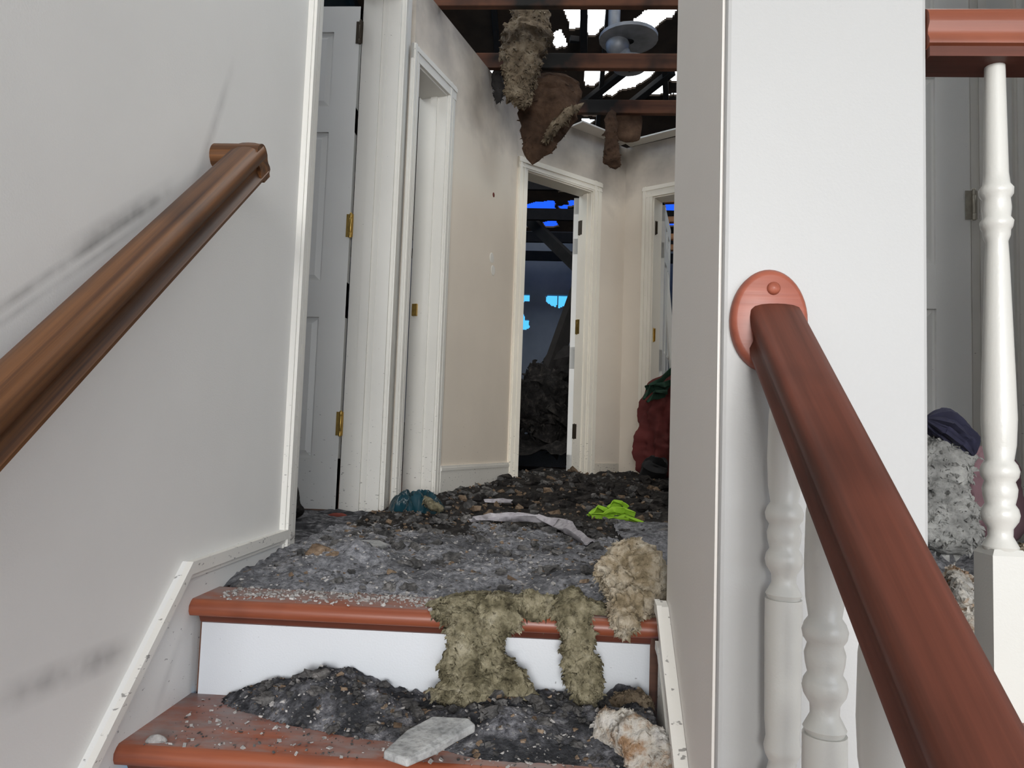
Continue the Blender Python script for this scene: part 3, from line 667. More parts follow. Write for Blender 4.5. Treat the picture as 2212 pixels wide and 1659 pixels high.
# back wall of the burnt room, with burnt-out openings
YB = 9.4
bw_holes = [[(1127,636),(1146,635),(1144,650),(1130,652)], [(1178,638),(1203,636),(1203,664),(1190,660),(1180,650)], [(1205,636),(1236,637),(1224,648),(1222,660),(1206,666)], [(1116,690),(1127,664),(1135,690),(1144,692),(1143,711),(1110,712)]]
def back_wall():
    x0, x1, z0, z1, r = -3.0, 4.0, -0.2, 3.05, 0.013
    hs = [[(p.x, p.z) for p in (at(*q, 'y', YB) for q in g)] for g in bw_holes]
    mb = MB(); nx = int((x1-x0)/r); nz_ = int((z1-z0)/r)
    for j in range(nz_):
        z = z0+(j+.5)*r; i = 0
        while i < nx:
            x = x0+(i+.5)*r
            if any(inside(h, x+0.01*mnoise.noise(Vector((x*20, z*20, 0))), z) for h in hs): i += 1; continue
            k = i
            while k < nx and not any(inside(h, x0+(k+.5)*r+0.01*mnoise.noise(Vector(((x0+(k+.5)*r)*20, z*20, 0))), z) for h in hs): k += 1
            mb.box((x0+i*r, YB, z0+j*r), (x0+k*r, YB+0.08, z0+(j+1)*r)); i = k
    return mb
o = back_wall().build('wall_far', M['bluewall']); tag(o, 'sooty back wall of the burnt room with broken openings', kind='structure')

# ------------------------------------------------------------------ balustrades and rails
def loaf(w, h, n=10):
    """bread-loaf handrail section, (y across, z up), top at z=h"""
    r = []
    a = w/2
    r += [(-a*0.62, 0), (a*0.62, 0), (a*0.66, h*0.10), (a*0.98, h*0.16), (a, h*0.24), (a*0.84, h*0.36), (a*0.84, h*0.46), (a, h*0.58)]
    for k in range(n+1):
        t = math.pi*k/n; r.append((a*math.cos(t), h*0.62+h*0.38*math.sin(t)**0.8))
    r += [(-a, h*0.58), (-a*0.84, h*0.46), (-a*0.84, h*0.36), (-a, h*0.24), (-a*0.98, h*0.16), (-a*0.66, h*0.10)]
    return r
def flat_rail(w, h):
    """moulded rail with a broad, barely crowned top, crisp shoulders and a finger groove"""
    a = w/2
    half = [(a*0.70, 0), (a*0.74, h*0.12), (a*0.98, h*0.17), (a*1.0, h*0.27), (a*0.86, h*0.38), (a*0.86, h*0.50), (a*0.97, h*0.62), (a*1.0, h*0.74), (a*0.96, h*0.86), (a*0.84, h*0.935), (a*0.60, h*0.975), (a*0.3, h*0.995)]
    return half+[(0, h)]+[(-x, z) for x, z in half[::-1]]
def baluster_profile(zb, zt, zring, block_h=0.21, r=0.021):
    """turned profile between block top and rail; zring = centre of the lower ring cluster, all absolute heights"""
    p = []
    z0 = zring-0.062
    p += [(r*0.92, z0), (r*1.05, z0+0.006), (r*0.90, z0+0.012), (r*0.70, z0+0.020), (r*0.72, z0+0.030), (r*1.02, z0+0.040), (r*1.10, z0+0.048), (r*1.02, z0+0.056), (r*0.84, z0+0.062),
          (r*0.95, z0+0.072), (r*1.0, z0+0.082), (r*0.86, z0+0.092), (r*1.05, z0+0.098), (r*1.12, z0+0.106), (r*1.0, z0+0.114), (r*0.80, z0+0.120),
          (r*0.95, z0+0.140), (r*1.02, z0+0.175), (r*0.95, z0+0.23)]
    zu = zring+0.375
    p += [(r*0.70, zu-0.045), (r*0.64, zu-0.02), (r*0.78, zu-0.012), (r*0.80, zu-0.004), (r*0.92, zu), (r*0.98, zu+0.008), (r*0.80, zu+0.014), (r*0.86, zu+0.026), (r*0.80, zu+0.040), (r*0.98, zu+0.046), (r*1.0, zu+0.054), (r*0.80, zu+0.060), (r*0.72, zu+0.075)]
    p += [(r*0.60, max(zt, zu+0.09))]
    return [q for q in p if q[1] <= zt]+([(p[-1][0], zt)] if p[-1][1] > zt else [])
def make_baluster(x, y, zb, zt, zring, parent, m, extra=False):
    prof = baluster_profile(zb, zt, zring)
    mb = MB(); mb.lathe([(q[0], q[1]) for q in prof], 20, Matrix.Translation((x, y, 0)))
    zt2 = zring-0.062; s_ = 0.0225
    if extra:
        zl = zring-0.26
        mb.lathe([(0.021, zl-0.03), (0.0235, zl-0.022), (0.019, zl-0.012), (0.016, zl), (0.021, zl+0.010), (0.0225, zl+0.018), (0.020, zl+0.030), (0.0215, zl+0.05), (0.0225, zt2-0.03), (0.0225, zt2)], 20, Matrix.Translation((x, y, 0)))
        mb.box((x-s_, y-s_, zb), (x+s_, y+s_, zl-0.028))
    else:
        mb.box((x-s_, y-s_, zb), (x+s_, y+s_, zt2-0.004))
        mb.add([(x-s_, y-s_, zt2-0.004), (x+s_, y-s_, zt2-0.004), (x+s_, y+s_, zt2-0.004), (x-s_, y+s_, zt2-0.004), (x-s_*.8, y-s_*.8, zt2+0.004), (x+s_*.8, y-s_*.8, zt2+0.004), (x+s_*.8, y+s_*.8, zt2+0.004), (x-s_*.8, y+s_*.8, zt2+0.004)],
               [(0, 1, 5, 4), (1, 2, 6, 5), (2, 3, 7, 6), (3, 0, 4, 7), (4, 5, 6, 7)])
    return mb.build('baluster', m, parent, smooth=True)

# stair railing on the right: rail centre line from the pillar down towards the camera
A_ = Vector((0.287, 1.012, 0.498)); B_ = Vector((0.289, 0.10, 0.498-0.912*0.785))
dirr = (B_-A_).normalized()
sr = empty('stair_railing', (0.29, 1.0, 0.45)); tag(sr, 'cherry stair handrail on cream turned balusters with an oval rosette on the white wall', 'railing')
RW, RH = 0.068, 0.070
mt_ = frame_dir(A_, B_)
sec = [(p[0], p[1]-RH*0.5) for p in flat_rail(RW, RH)]
o = MB().prism(sec, -0.005, (B_-A_).length).build('handrail', M['rail'], None, smooth=True); o.matrix_world = mt_; child(o, sr)
# rosette: bevelled oval plate
mb = MB(); prof = [(1.0, 0), (1.0, 0.010), (0.94, 0.016), (0.86, 0.018), (0.0, 0.018)]; seg = 48; vs = []; fs = []
for (k, z) in prof:
    for s_ in range(seg):
        a = 2*math.pi*s_/seg; vs.append((0.0505*max(k, 0.001)*math.cos(a), -z, 0.0690*max(k, 0.001)*math.sin(a)))
for i in range(len(prof)-1):
    for s_ in range(seg): fs.append((i*seg+s_, i*seg+(s_+1) % seg, (i+1)*seg+(s_+1) % seg, (i+1)*seg+s_))
mb.add(vs, fs); o = mb.build('rosette', M['rosette'], None, smooth=True); o.location = (0.2805, 1.0195, 0.508); child(o, sr)
o2 = MB().lathe([(0.009, 0), (0.0085, 0.003), (0.006, 0.006), (0.0, 0.007)], 16, Matrix.Translation((0.003, -0.0175, 0.042)) @ Matrix.Rotation(math.radians(90), 4, 'X')).build('screw_plug', M['rosette'], None, smooth=True)
o2.parent = o
def rail_z(y): return A_.z+(y-A_.y)*(B_.z-A_.z)/(B_.y-A_.y)
for (y, zr) in ((0.975, 0.213), (0.83, 0.104), (0.69, -0.006), (0.545, -0.12)):
    k = math.ceil((Y0-y)/RUN - 1e-6) if False else int((Y0-y)/RUN)
    ztread = -RISE*(int((Y0-y)/RUN)+0)
    yk = int((Y0-y+0.0)/RUN)
    zb = -RISE*(yk+1)
    child(make_baluster(0.292, y, zb, rail_z(y)-0.030, zr, None, M['baluster'], True), sr)

# guard railing of the upper landing
gr_ = empty('guard_railing', (0.6, 1.04, 0)); tag(gr_, 'landing guard railing with an orange brown top rail and white square-footed balusters', 'railing')
GY = 1.045
sec = [(p[0], p[1]) for p in loaf(0.060, 0.070)]
o = MB().prism(sec, 0.0, 0.507).build('handrail', M['guardrail'], None, smooth=True); o.matrix_world = Matrix.Translation((0.493, GY, 0.886)); child(o, gr_)
o = MB().box((0.493, GY-0.030, 0.878), (1.0, GY+0.030, 0.892)).build('fillet', M['rail']); child(o, gr_)
for i in range(3):
    o = make_baluster(0.595+i*0.128, GY, 0.0, 0.885, 0.275, None, M['baluster'], False); child(o, gr_)

# left wall handrail
La = Vector((-0.650, 1.475, 0.882)); Lb = Vector((-0.650, 0.15, 0.882-1.325*0.845))
lr_ = empty('wall_handrail', (XL, 1.4, 0.85)); tag(lr_, 'dark brown wooden handrail on the pale left wall with a mitred return end', 'railing')
mt_ = frame_dir(La, Lb); RWl, RHl = 0.066, 0.074
def deep_rail(w, h):
    a = w/2
    half = [(a*0.66, 0), (a*0.72, h*0.05), (a*0.92, h*0.09), (a*0.95, h*0.17), (a*0.78, h*0.25), (a*0.66, h*0.36), (a*0.68, h*0.46), (a*0.90, h*0.55), (a*1.0, h*0.66), (a*1.0, h*0.78), (a*0.92, h*0.89), (a*0.74, h*0.96), (a*0.4, h*0.992)]
    return half+[(0, h)]+[(-x, z) for x, z in half[::-1]]
sec = [(p[0], p[1]-RHl*0.5) for p in deep_rail(RWl, RHl)]
o = MB().prism(sec, -0.03, (Lb-La).length).build('rail', M['railL'], None, smooth=True); o.matrix_world = mt_; child(o, lr_)
# return: short piece of the same section turned to the wall
Ra = La - dirr*0.0
mtr = Matrix.Translation((XL, 1.485, 0.892)) @ Matrix.Rotation(math.radians(40), 4, 'X')
o = MB().prism([(p[0]*0.85, p[1]-RHl*0.5) for p in loaf(RWl, RHl)], 0.0, 0.100).build('return_end', M['railL'], None, smooth=True); o.matrix_world = mtr; child(o, lr_)
bk = MB(); bk.lathe([(0.028, 0), (0.028, 0.006), (0.01, 0.01), (0.009, 0.045)], 16, Matrix.Translation((XL, 0.60, 0.055)) @ Matrix.Rotation(math.radians(90), 4, 'Y')); bk.box((XL+0.03, 0.592, 0.055), (XL+0.075, 0.608, 0.095))
child(bk.build('bracket', M['brass']), lr_)

# ------------------------------------------------------------------ debris
def sstep(a, b, x):
    t = min(1, max(0, (x-a)/(b-a))); return t*t*(3-2*t)
def landing_h(x, y):
    base = np.interp(y, (1.47, 1.62, 2.0, 2.6, 3.1, 3.7, 4.6, 5.5, 7, 9.5), (-0.03, 0.006, 0.022, 0.028, 0.028, 0.055, 0.10, 0.13, 0.2, 0.25))
    edge = 1.535+0.05*fbm(x*5, 0.3, 2)+0.05*sstep(-0.3, -0.68, x)-0.075*sstep(-0.28, -0.1, x)
    f = sstep(edge-0.02, edge+0.10, y)
    n = 0.014*fbm(x*7, y*7, 0.5, 5)*(1+0.3*sstep(2, 4, y)) + 0.008*fbm(x*30, y*30, 4, 3)
    n += 0.016*sstep(2.2, 4, y)*fbm(x*3, y*3, 8, 3)
    h = (base+n)*f + (1-f)*(-0.012) + 0.006*f
    h += 0.045*math.exp(-(((x+0.48)/0.10)**2+((y-1.83)/0.10)**2))*(1+0.6*fbm(x*14, y*14, 5))
    h += 0.030*math.exp(-(((x-0.12)/0.14)**2+((y-1.72)/0.15)**2))
    return h if h > -0.006 else -100
def clean(hf):
    return hf
deb = empty('ash_layer', (0, 2, 0)); tag(deb, 'thick grey and black ash layer covering the landing and hall floor', 'debris', kind='stuff')
def hf_obj(name, *a):
    o_ = heightfield(name, *a); return o_
def field(name, x0, x1, y0, y1, res, hf, m, label, cat='debris'):
    nx = int((x1-x0)/res); ny = int((y1-y0)/res); idx = {}; mb = MB()
    xs = [x0+(x1-x0)*i/nx for i in range(nx+1)]; ys = [y0+(y1-y0)*j/ny for j in range(ny+1)]
    H = [[hf(x, y) for x in xs] for y in ys]
    def vid(i, j):
        if (i, j) not in idx: idx[(i, j)] = len(mb.v); mb.v.append((xs[i], ys[j], H[j][i]))
        return idx[(i, j)]
    for j in range(ny):
        for i in range(nx):
            if min(H[j][i], H[j][i+1], H[j+1][i], H[j+1][i+1]) > -50: mb.f.append((vid(i, j), vid(i+1, j), vid(i+1, j+1), vid(i, j+1)))
    o_ = mb.build(name, m, None, smooth=True); tag(o_, label, cat, kind='stuff'); return o_
bpy.data.objects.remove(deb)
def lh_left(x, y):
    h = landing_h(x, y)
    if x < XL+0.011: return -100
    return h
def hall_h(x, y):
    # keep the debris inside the hall walls
    def side(a, b): return (b[0]-a[0])*(y-a[1])-(b[1]-a[1])*(x-a[0])
    if y > 3.3 and (side(P1, P2) > 0.0 and y < 4.62): return -100
    return landing_h(x, y)
def near_ash(x, y):
    # grey ash thins out raggedly into the black debris of the hall
    return landing_h(x, y)+0.001-0.030*sstep(2.35, 3.05, y+0.30*fbm(x*3.0, y*3.0, 11, 4)+0.10*sstep(-0.1, 0.2, x))
def far_char(x, y):
    h = hall_h(x, y)
    return h-0.006 if h > -50 else h
field('ash_layer', -0.71, 0.222, 1.475, 3.05, 0.0085, near_ash, M['ash'], 'grey ash and crumbled ceiling covering the landing at the top of the stairs')
field('ash_layer', 0.222, 1.29, 1.47, 3.05, 0.014, landing_h, M['ash'], 'grey ash on the landing behind the grey wall end')
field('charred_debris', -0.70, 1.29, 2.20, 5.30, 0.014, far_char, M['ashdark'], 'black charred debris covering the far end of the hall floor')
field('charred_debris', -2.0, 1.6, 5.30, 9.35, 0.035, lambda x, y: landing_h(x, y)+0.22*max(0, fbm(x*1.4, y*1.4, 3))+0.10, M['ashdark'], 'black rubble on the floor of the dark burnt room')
field('ash_layer', -1.62, -0.71, 2.06, 3.07, 0.014, lambda x, y: 0.018+0.012*fbm(x*8, y*8, 3, 5)+0.006*fbm(x*30, y*30, 1, 3), M['ashheap'], 'dark ash on the floor under the open white door')
field('ash_layer', 0.56, 1.9, 1.10, 2.5, 0.014, lambda x, y: 0.022+0.05*sstep(1.2, 1.7, y)+0.03*fbm(x*6, y*6, 2, 4)+0.010*fbm(x*30, y*30, 5), M['ash'], 'grey rubble on the landing behind the guard railing')

# heap of ash on the lower tread
ZT = -RISE
def tread_h(x, y):
    d = Y0+0.028-y
    top = np.interp(x, (-0.66, -0.58, -0.50, -0.46, -0.38, -0.32, -0.24, -0.17, -0.08, 0.02, 0.10, 0.16, 0.20), (-0.02, 0.010, 0.030, 0.052, 0.054, 0.032, 0.014, 0.02, 0.050, 0.034, 0.030, 0.045, 0.02))
    front = np.interp(x, (-0.66, -0.50, -0.40, -0.25, -0.10, 0.22), (0.05, 0.14, 0.17, 0.23, 0.26, 0.27))
    k = 1-sstep(front*0.35, front, d)
    h = (top+0.018)*k - 0.006 + 0.014*fbm(x*13, y*13, 0.7, 5)*k + 0.007*fbm(x*45, y*45, 3, 3)*k
    return ZT+h if h > -0.002 else -100
field('ash_heap', XL+0.03, XR-0.03, Y0-RUN+0.01, Y0+0.027, 0.005, tread_h, M['ashheap'], 'heap of black and grey ash on the lower tread')
# ash film lying on the treads
def film(x, y):
    h = 0.0028+0.004*fbm(x*16, y*16, 2, 4)-0.0040*sstep(Y0+0.05, Y0, y)
    return h if h > 0.0012 else -100
# chips strewn over the ash: three kinds, each joined
def chips(name, n, x0, x1, y0, y1, hf, smin, smax, m, label, zoff=0.0, keep=None, flatk=0.45):
    mb = MB(); cnt = 0; tries = 0
    while cnt < n and tries < n*8:
        tries += 1
        x = rnd.uniform(x0, x1); y = rnd.uniform(y0, y1)
        z = hf(x, y)
        if z < -50: continue
        s_ = smin+(smax-smin)*rnd.random()**3
        R_ = Matrix.Rotation(rnd.uniform(0, 6.28), 3, 'Z') @ Matrix.Rotation(rnd.uniform(-.6, .6), 3, 'X') @ Matrix.Rotation(rnd.uniform(-.6, .6), 3, 'Y')
        k = [rnd.uniform(.5, 1.0) for _ in range(8)]; e_ = rnd.uniform(0.4, 1.0)
        base = [(-1,-e_,-1),(1,-e_,-1),(1,e_,-1),(-1,e_,-1),(-1,-e_,1),(1,-e_,1),(1,e_,1),(-1,e_,1)]
        vs = [Vector((x, y, z+zoff)) + R_ @ Vector((b[0]*k[i]*s_, b[1]*k[(i+3) % 8]*s_, b[2]*s_*flatk*k[(i+5) % 8])) for i, b in enumerate(base)]
        mb.add(vs, [(3,2,1,0),(4,5,6,7),(0,1,5,4),(1,2,6,5),(2,3,7,6),(3,0,4,7)]); cnt += 1
    o_ = mb.build(name, m); tag(o_, label, 'debris', kind='stuff'); return o_
chips('pale_chips', 1500, -0.68, 0.21, 1.52, 2.7, near_ash, 0.0015, 0.007, M['pale'], 'pale flecks of plaster strewn over the landing ash')
chips('dark_chips', 1500, -0.69, 0.21, 1.52, 2.9, landing_h, 0.002, 0.009, M['lump'], 'black flecks of charcoal strewn over the landing ash')
chips('brown_chips', 500, -0.69, 0.21, 1.55, 3.6, hall_h, 0.003, 0.012, M['brownchip'], 'brown flecks of charred paper strewn over the landing ash')
chips('pale_chips', 420, XL+0.03, XR-0.03, Y0-RUN+0.02, Y0+0.02, tread_h, 0.0012, 0.006, M['pale'], 'pale flecks of plaster on the lower tread heap')
chips('dark_chips', 600, XL+0.03, XR-0.03, Y0-RUN+0.02, Y0+0.02, tread_h, 0.0015, 0.007, M['lump'], 'black flecks of charcoal on the lower tread heap')
chips('brown_chips', 220, XL+0.03, XR-0.03, Y0-RUN+0.02, Y0+0.02, tread_h, 0.002, 0.009, M['brownchip'], 'brown flecks on the lower tread heap')
chips('ash_dust', 650, XL+0.05, -0.15, Y0+0.006, 1.60, lambda x, y: 0.0012 if rnd.random() < sstep(1.46, 1.56, y) else -100, 0.0015, 0.006, M['pale'], 'grey dust and grit along the top tread edge')
chips('ash_dust', 520, XL+0.05, 0.1, Y0-RUN+0.006, Y0+0.0, lambda x, y: ZT+0.0010, 0.0010, 0.004, M['lump'], 'grey grit scattered over the lower tread', flatk=0.3)
chips('ash_dust', 300, XL+0.05, 0.1, Y0-RUN+0.006, Y0+0.0, lambda x, y: ZT+0.0010, 0.0012, 0.006, M['pale'], 'pale grit scattered over the lower tread', flatk=0.3)
chips('dark_chips', 800, -0.6, 1.2, 2.6, 5.2, hall_h, 0.006, 0.030, M['lump'], 'charred scraps over the far hall floor')
chips('brown_chips', 260, -0.6, 1.2, 3.0, 5.2, hall_h, 0.006, 0.030, M['brownchip'], 'brown scraps over the far hall floor')

# bigger charred lumps, joined
def lumps(name, n, region, hf, smin, smax, m, label, seed):
    rr = random.Random(seed); mb = MB(); c_ = 0; t_ = 0; iv, if_ = ico(2)
    while c_ < n and t_ < n*20:
        t_ += 1
        x = rr.uniform(region[0], region[1]); y = rr.uniform(region[2], region[3]); z = hf(x, y)
        if z < -50: continue
        s_ = rr.uniform(smin, smax); e_ = rr.uniform(.6, 1.3); sd = rr.uniform(0, 90)
        R_ = Matrix.Rotation(rr.uniform(0, 6.28), 3, 'Z') @ Matrix.Rotation(rr.uniform(-.4, .4), 3, 'X')
        vs = []
        for v in iv:
            k = 1+0.9*fbm(v.x*1.5+sd, v.y*1.5, v.z*1.5, 3); vs.append(Vector((x, y, z+s_*0.2)) + R_ @ Vector((v.x*k*s_, v.y*k*s_*e_, v.z*k*s_*0.6)))
        mb.add(vs, if_); c_ += 1
    o_ = mb.build(name, m); tag(o_, label, 'debris', kind='stuff'); return o_
lumps('charred_lumps', 90, (-0.56, 0.18, Y0-RUN+0.07, Y0+0.005), tread_h, 0.005, 0.015, M['lump'], 'charred lumps in the ash heap on the lower tread', 1)
lumps('charred_lumps', 90, (-0.66, 0.19, 1.60, 2.8), landing_h, 0.007, 0.024, M['lump'], 'charred lumps in the ash on the landing', 2)
lumps('charred_lumps', 60, (-0.35, 1.0, 3.3, 4.6), hall_h, 0.015, 0.045, M['ashdark'], 'black charred lumps in the debris at the far end of the hall', 3)

def ribbons(name, strips, m, label, cat, th=0.004):
    """cloth as flat folded strips: each strip is a list of (point, half width, twist in degrees)"""
    mb = MB()
    for st_ in strips:
        n = len(st_); per = 6; rows = []
        for k in range((n-1)*per+1):
            t = k/per; i = min(int(t), n-2); u = t-i; u = u*u*(3-2*u)
            p = st_[i][0].lerp(st_[i+1][0], u); w = st_[i][1]*(1-u)+st_[i+1][1]*u; tw = math.radians(st_[i][2]*(1-u)+st_[i+1][2]*u)
            d = (st_[i+1][0]-st_[i][0]).normalized(); sd = d.cross(Vector((0, 0, 1)))
            sd = sd.normalized() if sd.length > 1e-3 else Vector((1, 0, 0)); u2 = sd.cross(d)
            ax_ = sd*math.cos(tw)+u2*math.sin(tw); nn = ax_.cross(d)
            row = []
            for q in range(7):
                f_ = q/3-1; row.append(p+ax_*w*f_+nn*(0.35*w*math.sin(f_*4+t*1.7)))
            rows.append([r+nn*th/2 for r in row]+[r-nn*th/2 for r in row[::-1]])
        L_ = len(rows[0]); vs = [v for r in rows for v in r]; fs = []
        for k in range(len(rows)-1):
            for q in range(L_): fs.append((k*L_+q, k*L_+(q+1) % L_, (k+1)*L_+(q+1) % L_, (k+1)*L_+q))
        fs += [tuple(range(L_))[::-1], tuple(range((len(rows)-1)*L_, len(rows)*L_))]
        mb.add(vs, fs)
    o_ = mb.build(name, m, None, smooth=True); tag(o_, label, cat); return o_
# insulation spilling over the top step
def bl(name, pix, m, label, cat='insulation', seed=0.0, amp=0.3, freq=3.0, fine=0.14, depth_k=0.55, seg=40, per=10, **kw):
    """pix: list of (px, py, half width px, axis, value): points on named planes of the house"""
    pts = []
    for (px, py, hw, ax_, val) in pix:
        p = at(px, py, ax_, val); d = (p-EYE).dot(FW); r = hw*d/F
        pts.append((p, r, r*depth_k))
    o_ = blob(name, pts, m, None, seg, per, amp, freq, seed, fine, **kw); tag(o_, label, cat); return o_
bl('insulation_clump', [(1032, 1290, 92, 'y', 1.492), (1032, 1316, 104, 'y', 1.476), (1032, 1338, 84, 'y', 1.458), (1028, 1360, 64, 'y', 1.453), (1024, 1400, 60, 'y', 1.45), (1030, 1450, 84, 'y', 1.448), (1040, 1495, 106, 'y', 1.440), (1035, 1532, 90, 'y', 1.432), (1030, 1550, 40, 'y', 1.425)], M['insul'], 'yellow brown insulation wad spilling over the step edge and spreading on the lower tread', seed=1, depth_k=0.34, seg=110, per=16, amp=0.6, fine=0.55, tufts=3200, tuft=0.009)
bl('insulation_clump', [(1215, 1280, 32, 'y', 1.51), (1228, 1312, 46, 'y', 1.465), (1248, 1380, 40, 'y', 1.455), (1256, 1440, 38, 'y', 1.452), (1264, 1500, 30, 'y', 1.45), (1266, 1535, 20, 'y', 1.445)], M['insul'], 'narrow strand of yellow brown insulation hanging down the white riser', seed=4, depth_k=0.45, seg=72, per=18, amp=0.65, fine=0.50, tufts=1500, tuft=0.009)
bl('insulation_clump', [(1318, 1186, 34, 'y', 1.62), (1345, 1215, 56, 'y', 1.60), (1366, 1262, 66, 'y', 1.56), (1364, 1305, 58, 'y', 1.51), (1350, 1345, 32, 'y', 1.462), (1345, 1380, 13, 'y', 1.458)], M['insulpale'], 'pale tan insulation lump standing at the step edge by the grey wall end', seed=8, depth_k=0.7, seg=84, per=16, amp=0.5, fine=0.36, tufts=1800, tuft=0.008)
bl('insulation_clump', [(1282, 1572, 24, 'y', 1.38), (1322, 1592, 50, 'y', 1.34), (1378, 1618, 64, 'y', 1.30), (1420, 1660, 56, 'y', 1.27), (1440, 1700, 40, 'y', 1.25)], M['insulorange'], 'white and rust stained insulation piece on the lower tread beside the right skirt board', seed=12, depth_k=0.55, seg=60, per=14, amp=0.6, fine=0.35, tufts=1000, tuft=0.008)
bl('insulation_clump', [(1318, 1545, 26, 'y', 1.43), (1362, 1528, 36, 'y', 1.44), (1412, 1545, 26, 'y', 1.43)], M['insuldark'], 'dark brown insulation tuft against the riser at the right end of the lower tread', seed=15, depth_k=0.8, seg=40, per=12, amp=0.6, fine=0.4, tufts=700, tuft=0.007)
for cx_, cy_, w_, d_, rz_, sd_, lb in ((-0.125, 1.530, 0.19, 0.13, 0.1, 5.2, 'flat matted insulation on the landing above the wide hanging wad'), (0.035, 1.535, 0.15, 0.10, -0.3, 7.7, 'flat matted insulation on the landing beside the pale tan lump')):
    o = crumple('insulation_mat', cx_, cy_, 0.002, w_, d_, 0.030, M['insul'], sd_, 60, None, rz_, 0.6, 0.5, 6.0); tag(o, lb, 'insulation')
bl('insulation_clump', [(1110, 1310, 30, 'y', 1.50), (1155, 1318, 36, 'y', 1.485), (1205, 1305, 26, 'y', 1.49)], M['insul'], 'thin insulation smear along the step edge between the two hanging strands', seed=22, depth_k=0.6, seg=40, per=12, amp=0.6, fine=0.4, tufts=700, tuft=0.008)
# slab of plasterboard on the lower tread
def slab(name, pix, th, m, label, cat, ax_, val, tilt=None, bev=0.003):
    pts = [at(px, py, ax_, val) if not isinstance(val, (list, tuple)) else at(px, py, ax_, val[i]) for i, (px, py) in enumerate(pix)]
    n = len(pts); mb = MB(); dn = Vector((0, 0, -th))
    mb.add(pts+[p+dn for p in pts], [tuple(range(n)), tuple(range(n, 2*n))[::-1]]+[(i, n+i, n+(i+1) % n, (i+1) % n) for i in range(n)])
    o_ = mb.build(name, m, None, bevel=bev); tag(o_, label, cat); return o_
slab('plaster_slab', [(828, 1622), (880, 1575), (935, 1546), (1012, 1550), (1028, 1565), (985, 1588), (945, 1612), (880, 1640)], 0.013, M['plaster'], 'flat grey white plasterboard slab lying on the ash of the lower tread', 'plaster', 'z', [ZT+0.035, ZT+0.045, ZT+0.053, ZT+0.055, ZT+0.05, ZT+0.043, ZT+0.038, ZT+0.033])
bl('insulation_clump', [(905, 1640, 34, 'y', 1.31), (960, 1618, 36, 'y', 1.33), (1010, 1590, 26, 'y', 1.36)], M['insulpale'], 'grey tan fluff under the plasterboard slab on the lower tread', seed=31, depth_k=0.5, seg=36, per=10, amp=0.6, fine=0.4, tufts=600, tuft=0.007)
bl('plaster_chunk', [(312, 1608, 12, 'y', 1.262), (335, 1602, 16, 'y', 1.268), (362, 1600, 10, 'y', 1.27)], M['pale'], 'white plaster chunk alone on the left of the lower tread', 'plaster', seed=33, depth_k=0.6, seg=24, per=8)
# landing pieces
bl('insulation_clump', [(655, 1200, 16, 'y', 1.86), (700, 1208, 24, 'y', 1.80), (752, 1212, 14, 'y', 1.79)], M['brownchip'], 'brown charred board lump on the landing by the corner trim', 'debris', seed=41, depth_k=1.0, seg=30, per=9, amp=0.7, fine=0.4, tufts=150, tuft=0.012)
slab('plaster_piece', [(738, 1178), (770, 1166), (820, 1166), (836, 1174), (800, 1186), (752, 1190)], 0.012, M['plaster'], 'thin pale plaster piece lying flat on the left of the landing', 'plaster', 'z', 0.050)
def gp(px, py, z, hw, tw):
    p = at(px, py, 'z', z); return (p, hw*p.y/F, tw)
ribbons('paper_strip', [[gp(1020, 1122, 0.050, 12, 20), gp(1060, 1116, 0.056, 20, 5), gp(1110, 1117, 0.058, 22, -10), gp(1170, 1121, 0.058, 20, 15), gp(1215, 1130, 0.054, 22, 0), gp(1240, 1150, 0.050, 24, 20), gp(1270, 1172, 0.044, 16, 5)]], M['lilac'], 'long pale grey strip of wallpaper curling over the landing ash', 'paper')
ribbons('paper_strip', [[gp(1045, 1082, 0.055, 8, 10), gp(1085, 1081, 0.060, 12, 0), gp(1122, 1084, 0.055, 7, 20)]], M['lilac'], 'short thin pale strip behind the long one on the landing', 'paper')
p_ = at(1325, 1112, 'z', 0.05)
def lp(px, py, dy, hw, tw):
    return (at(px, py, 'y', p_.y+dy), hw*p_.y/F, tw)
ribbons('lime_cloth', [
    [lp(1272, 1112, 0, 8, 20), lp(1288, 1100, 0.02, 12, 60), lp(1308, 1104, 0.03, 14, 10), lp(1330, 1118, 0, 12, -30), lp(1352, 1116, 0, 10, 40), lp(1390, 1129, -0.05, 5, 10)],
    [lp(1278, 1116, -0.01, 8, 70), lp(1300, 1113, -0.02, 11, 40), lp(1325, 1108, 0.0, 12, 80), lp(1350, 1104, 0.01, 10, 30), lp(1372, 1112, 0, 9, 60)],
    [lp(1312, 1098, 0.03, 8, 30), lp(1326, 1088, 0.04, 9, 80), lp(1345, 1088, 0.04, 9, 20), lp(1354, 1100, 0.03, 9, 70), lp(1340, 1112, 0.01, 10, 20)],
    [lp(1300, 1120, -0.02, 9, 10), lp(1330, 1122, -0.03, 10, 50), lp(1358, 1122, -0.03, 8, 0)]], M['lime'], 'crumpled lime green cloth lying on the landing debris', 'cloth')
o = crumple('plastic_bag', 0, 0, 0, 0.22, 0.2, 0.11, M['teal'], 3.3, 36, None, 0.4, 0.5, 0.25, 1.3)
q_ = at(908, 1062, 'z', 0.05); o.location = (-0.560, 3.10, 0.015); tag(o, 'crumpled dark teal plastic bag against the closet door frame', 'bag')
bl('insulation_strip', [(880, 1072, 8, 'z', 0.075), (918, 1078, 9, 'z', 0.075), (935, 1094, 8, 'z', 0.07), (960, 1100, 9, 'z', 0.06)], M['insul'], 'thin yellowish strip curling in front of the teal bag', 'debris', seed=71, depth_k=1.2, seg=20, per=8, amp=0.5, tufts=150, tuft=0.012)
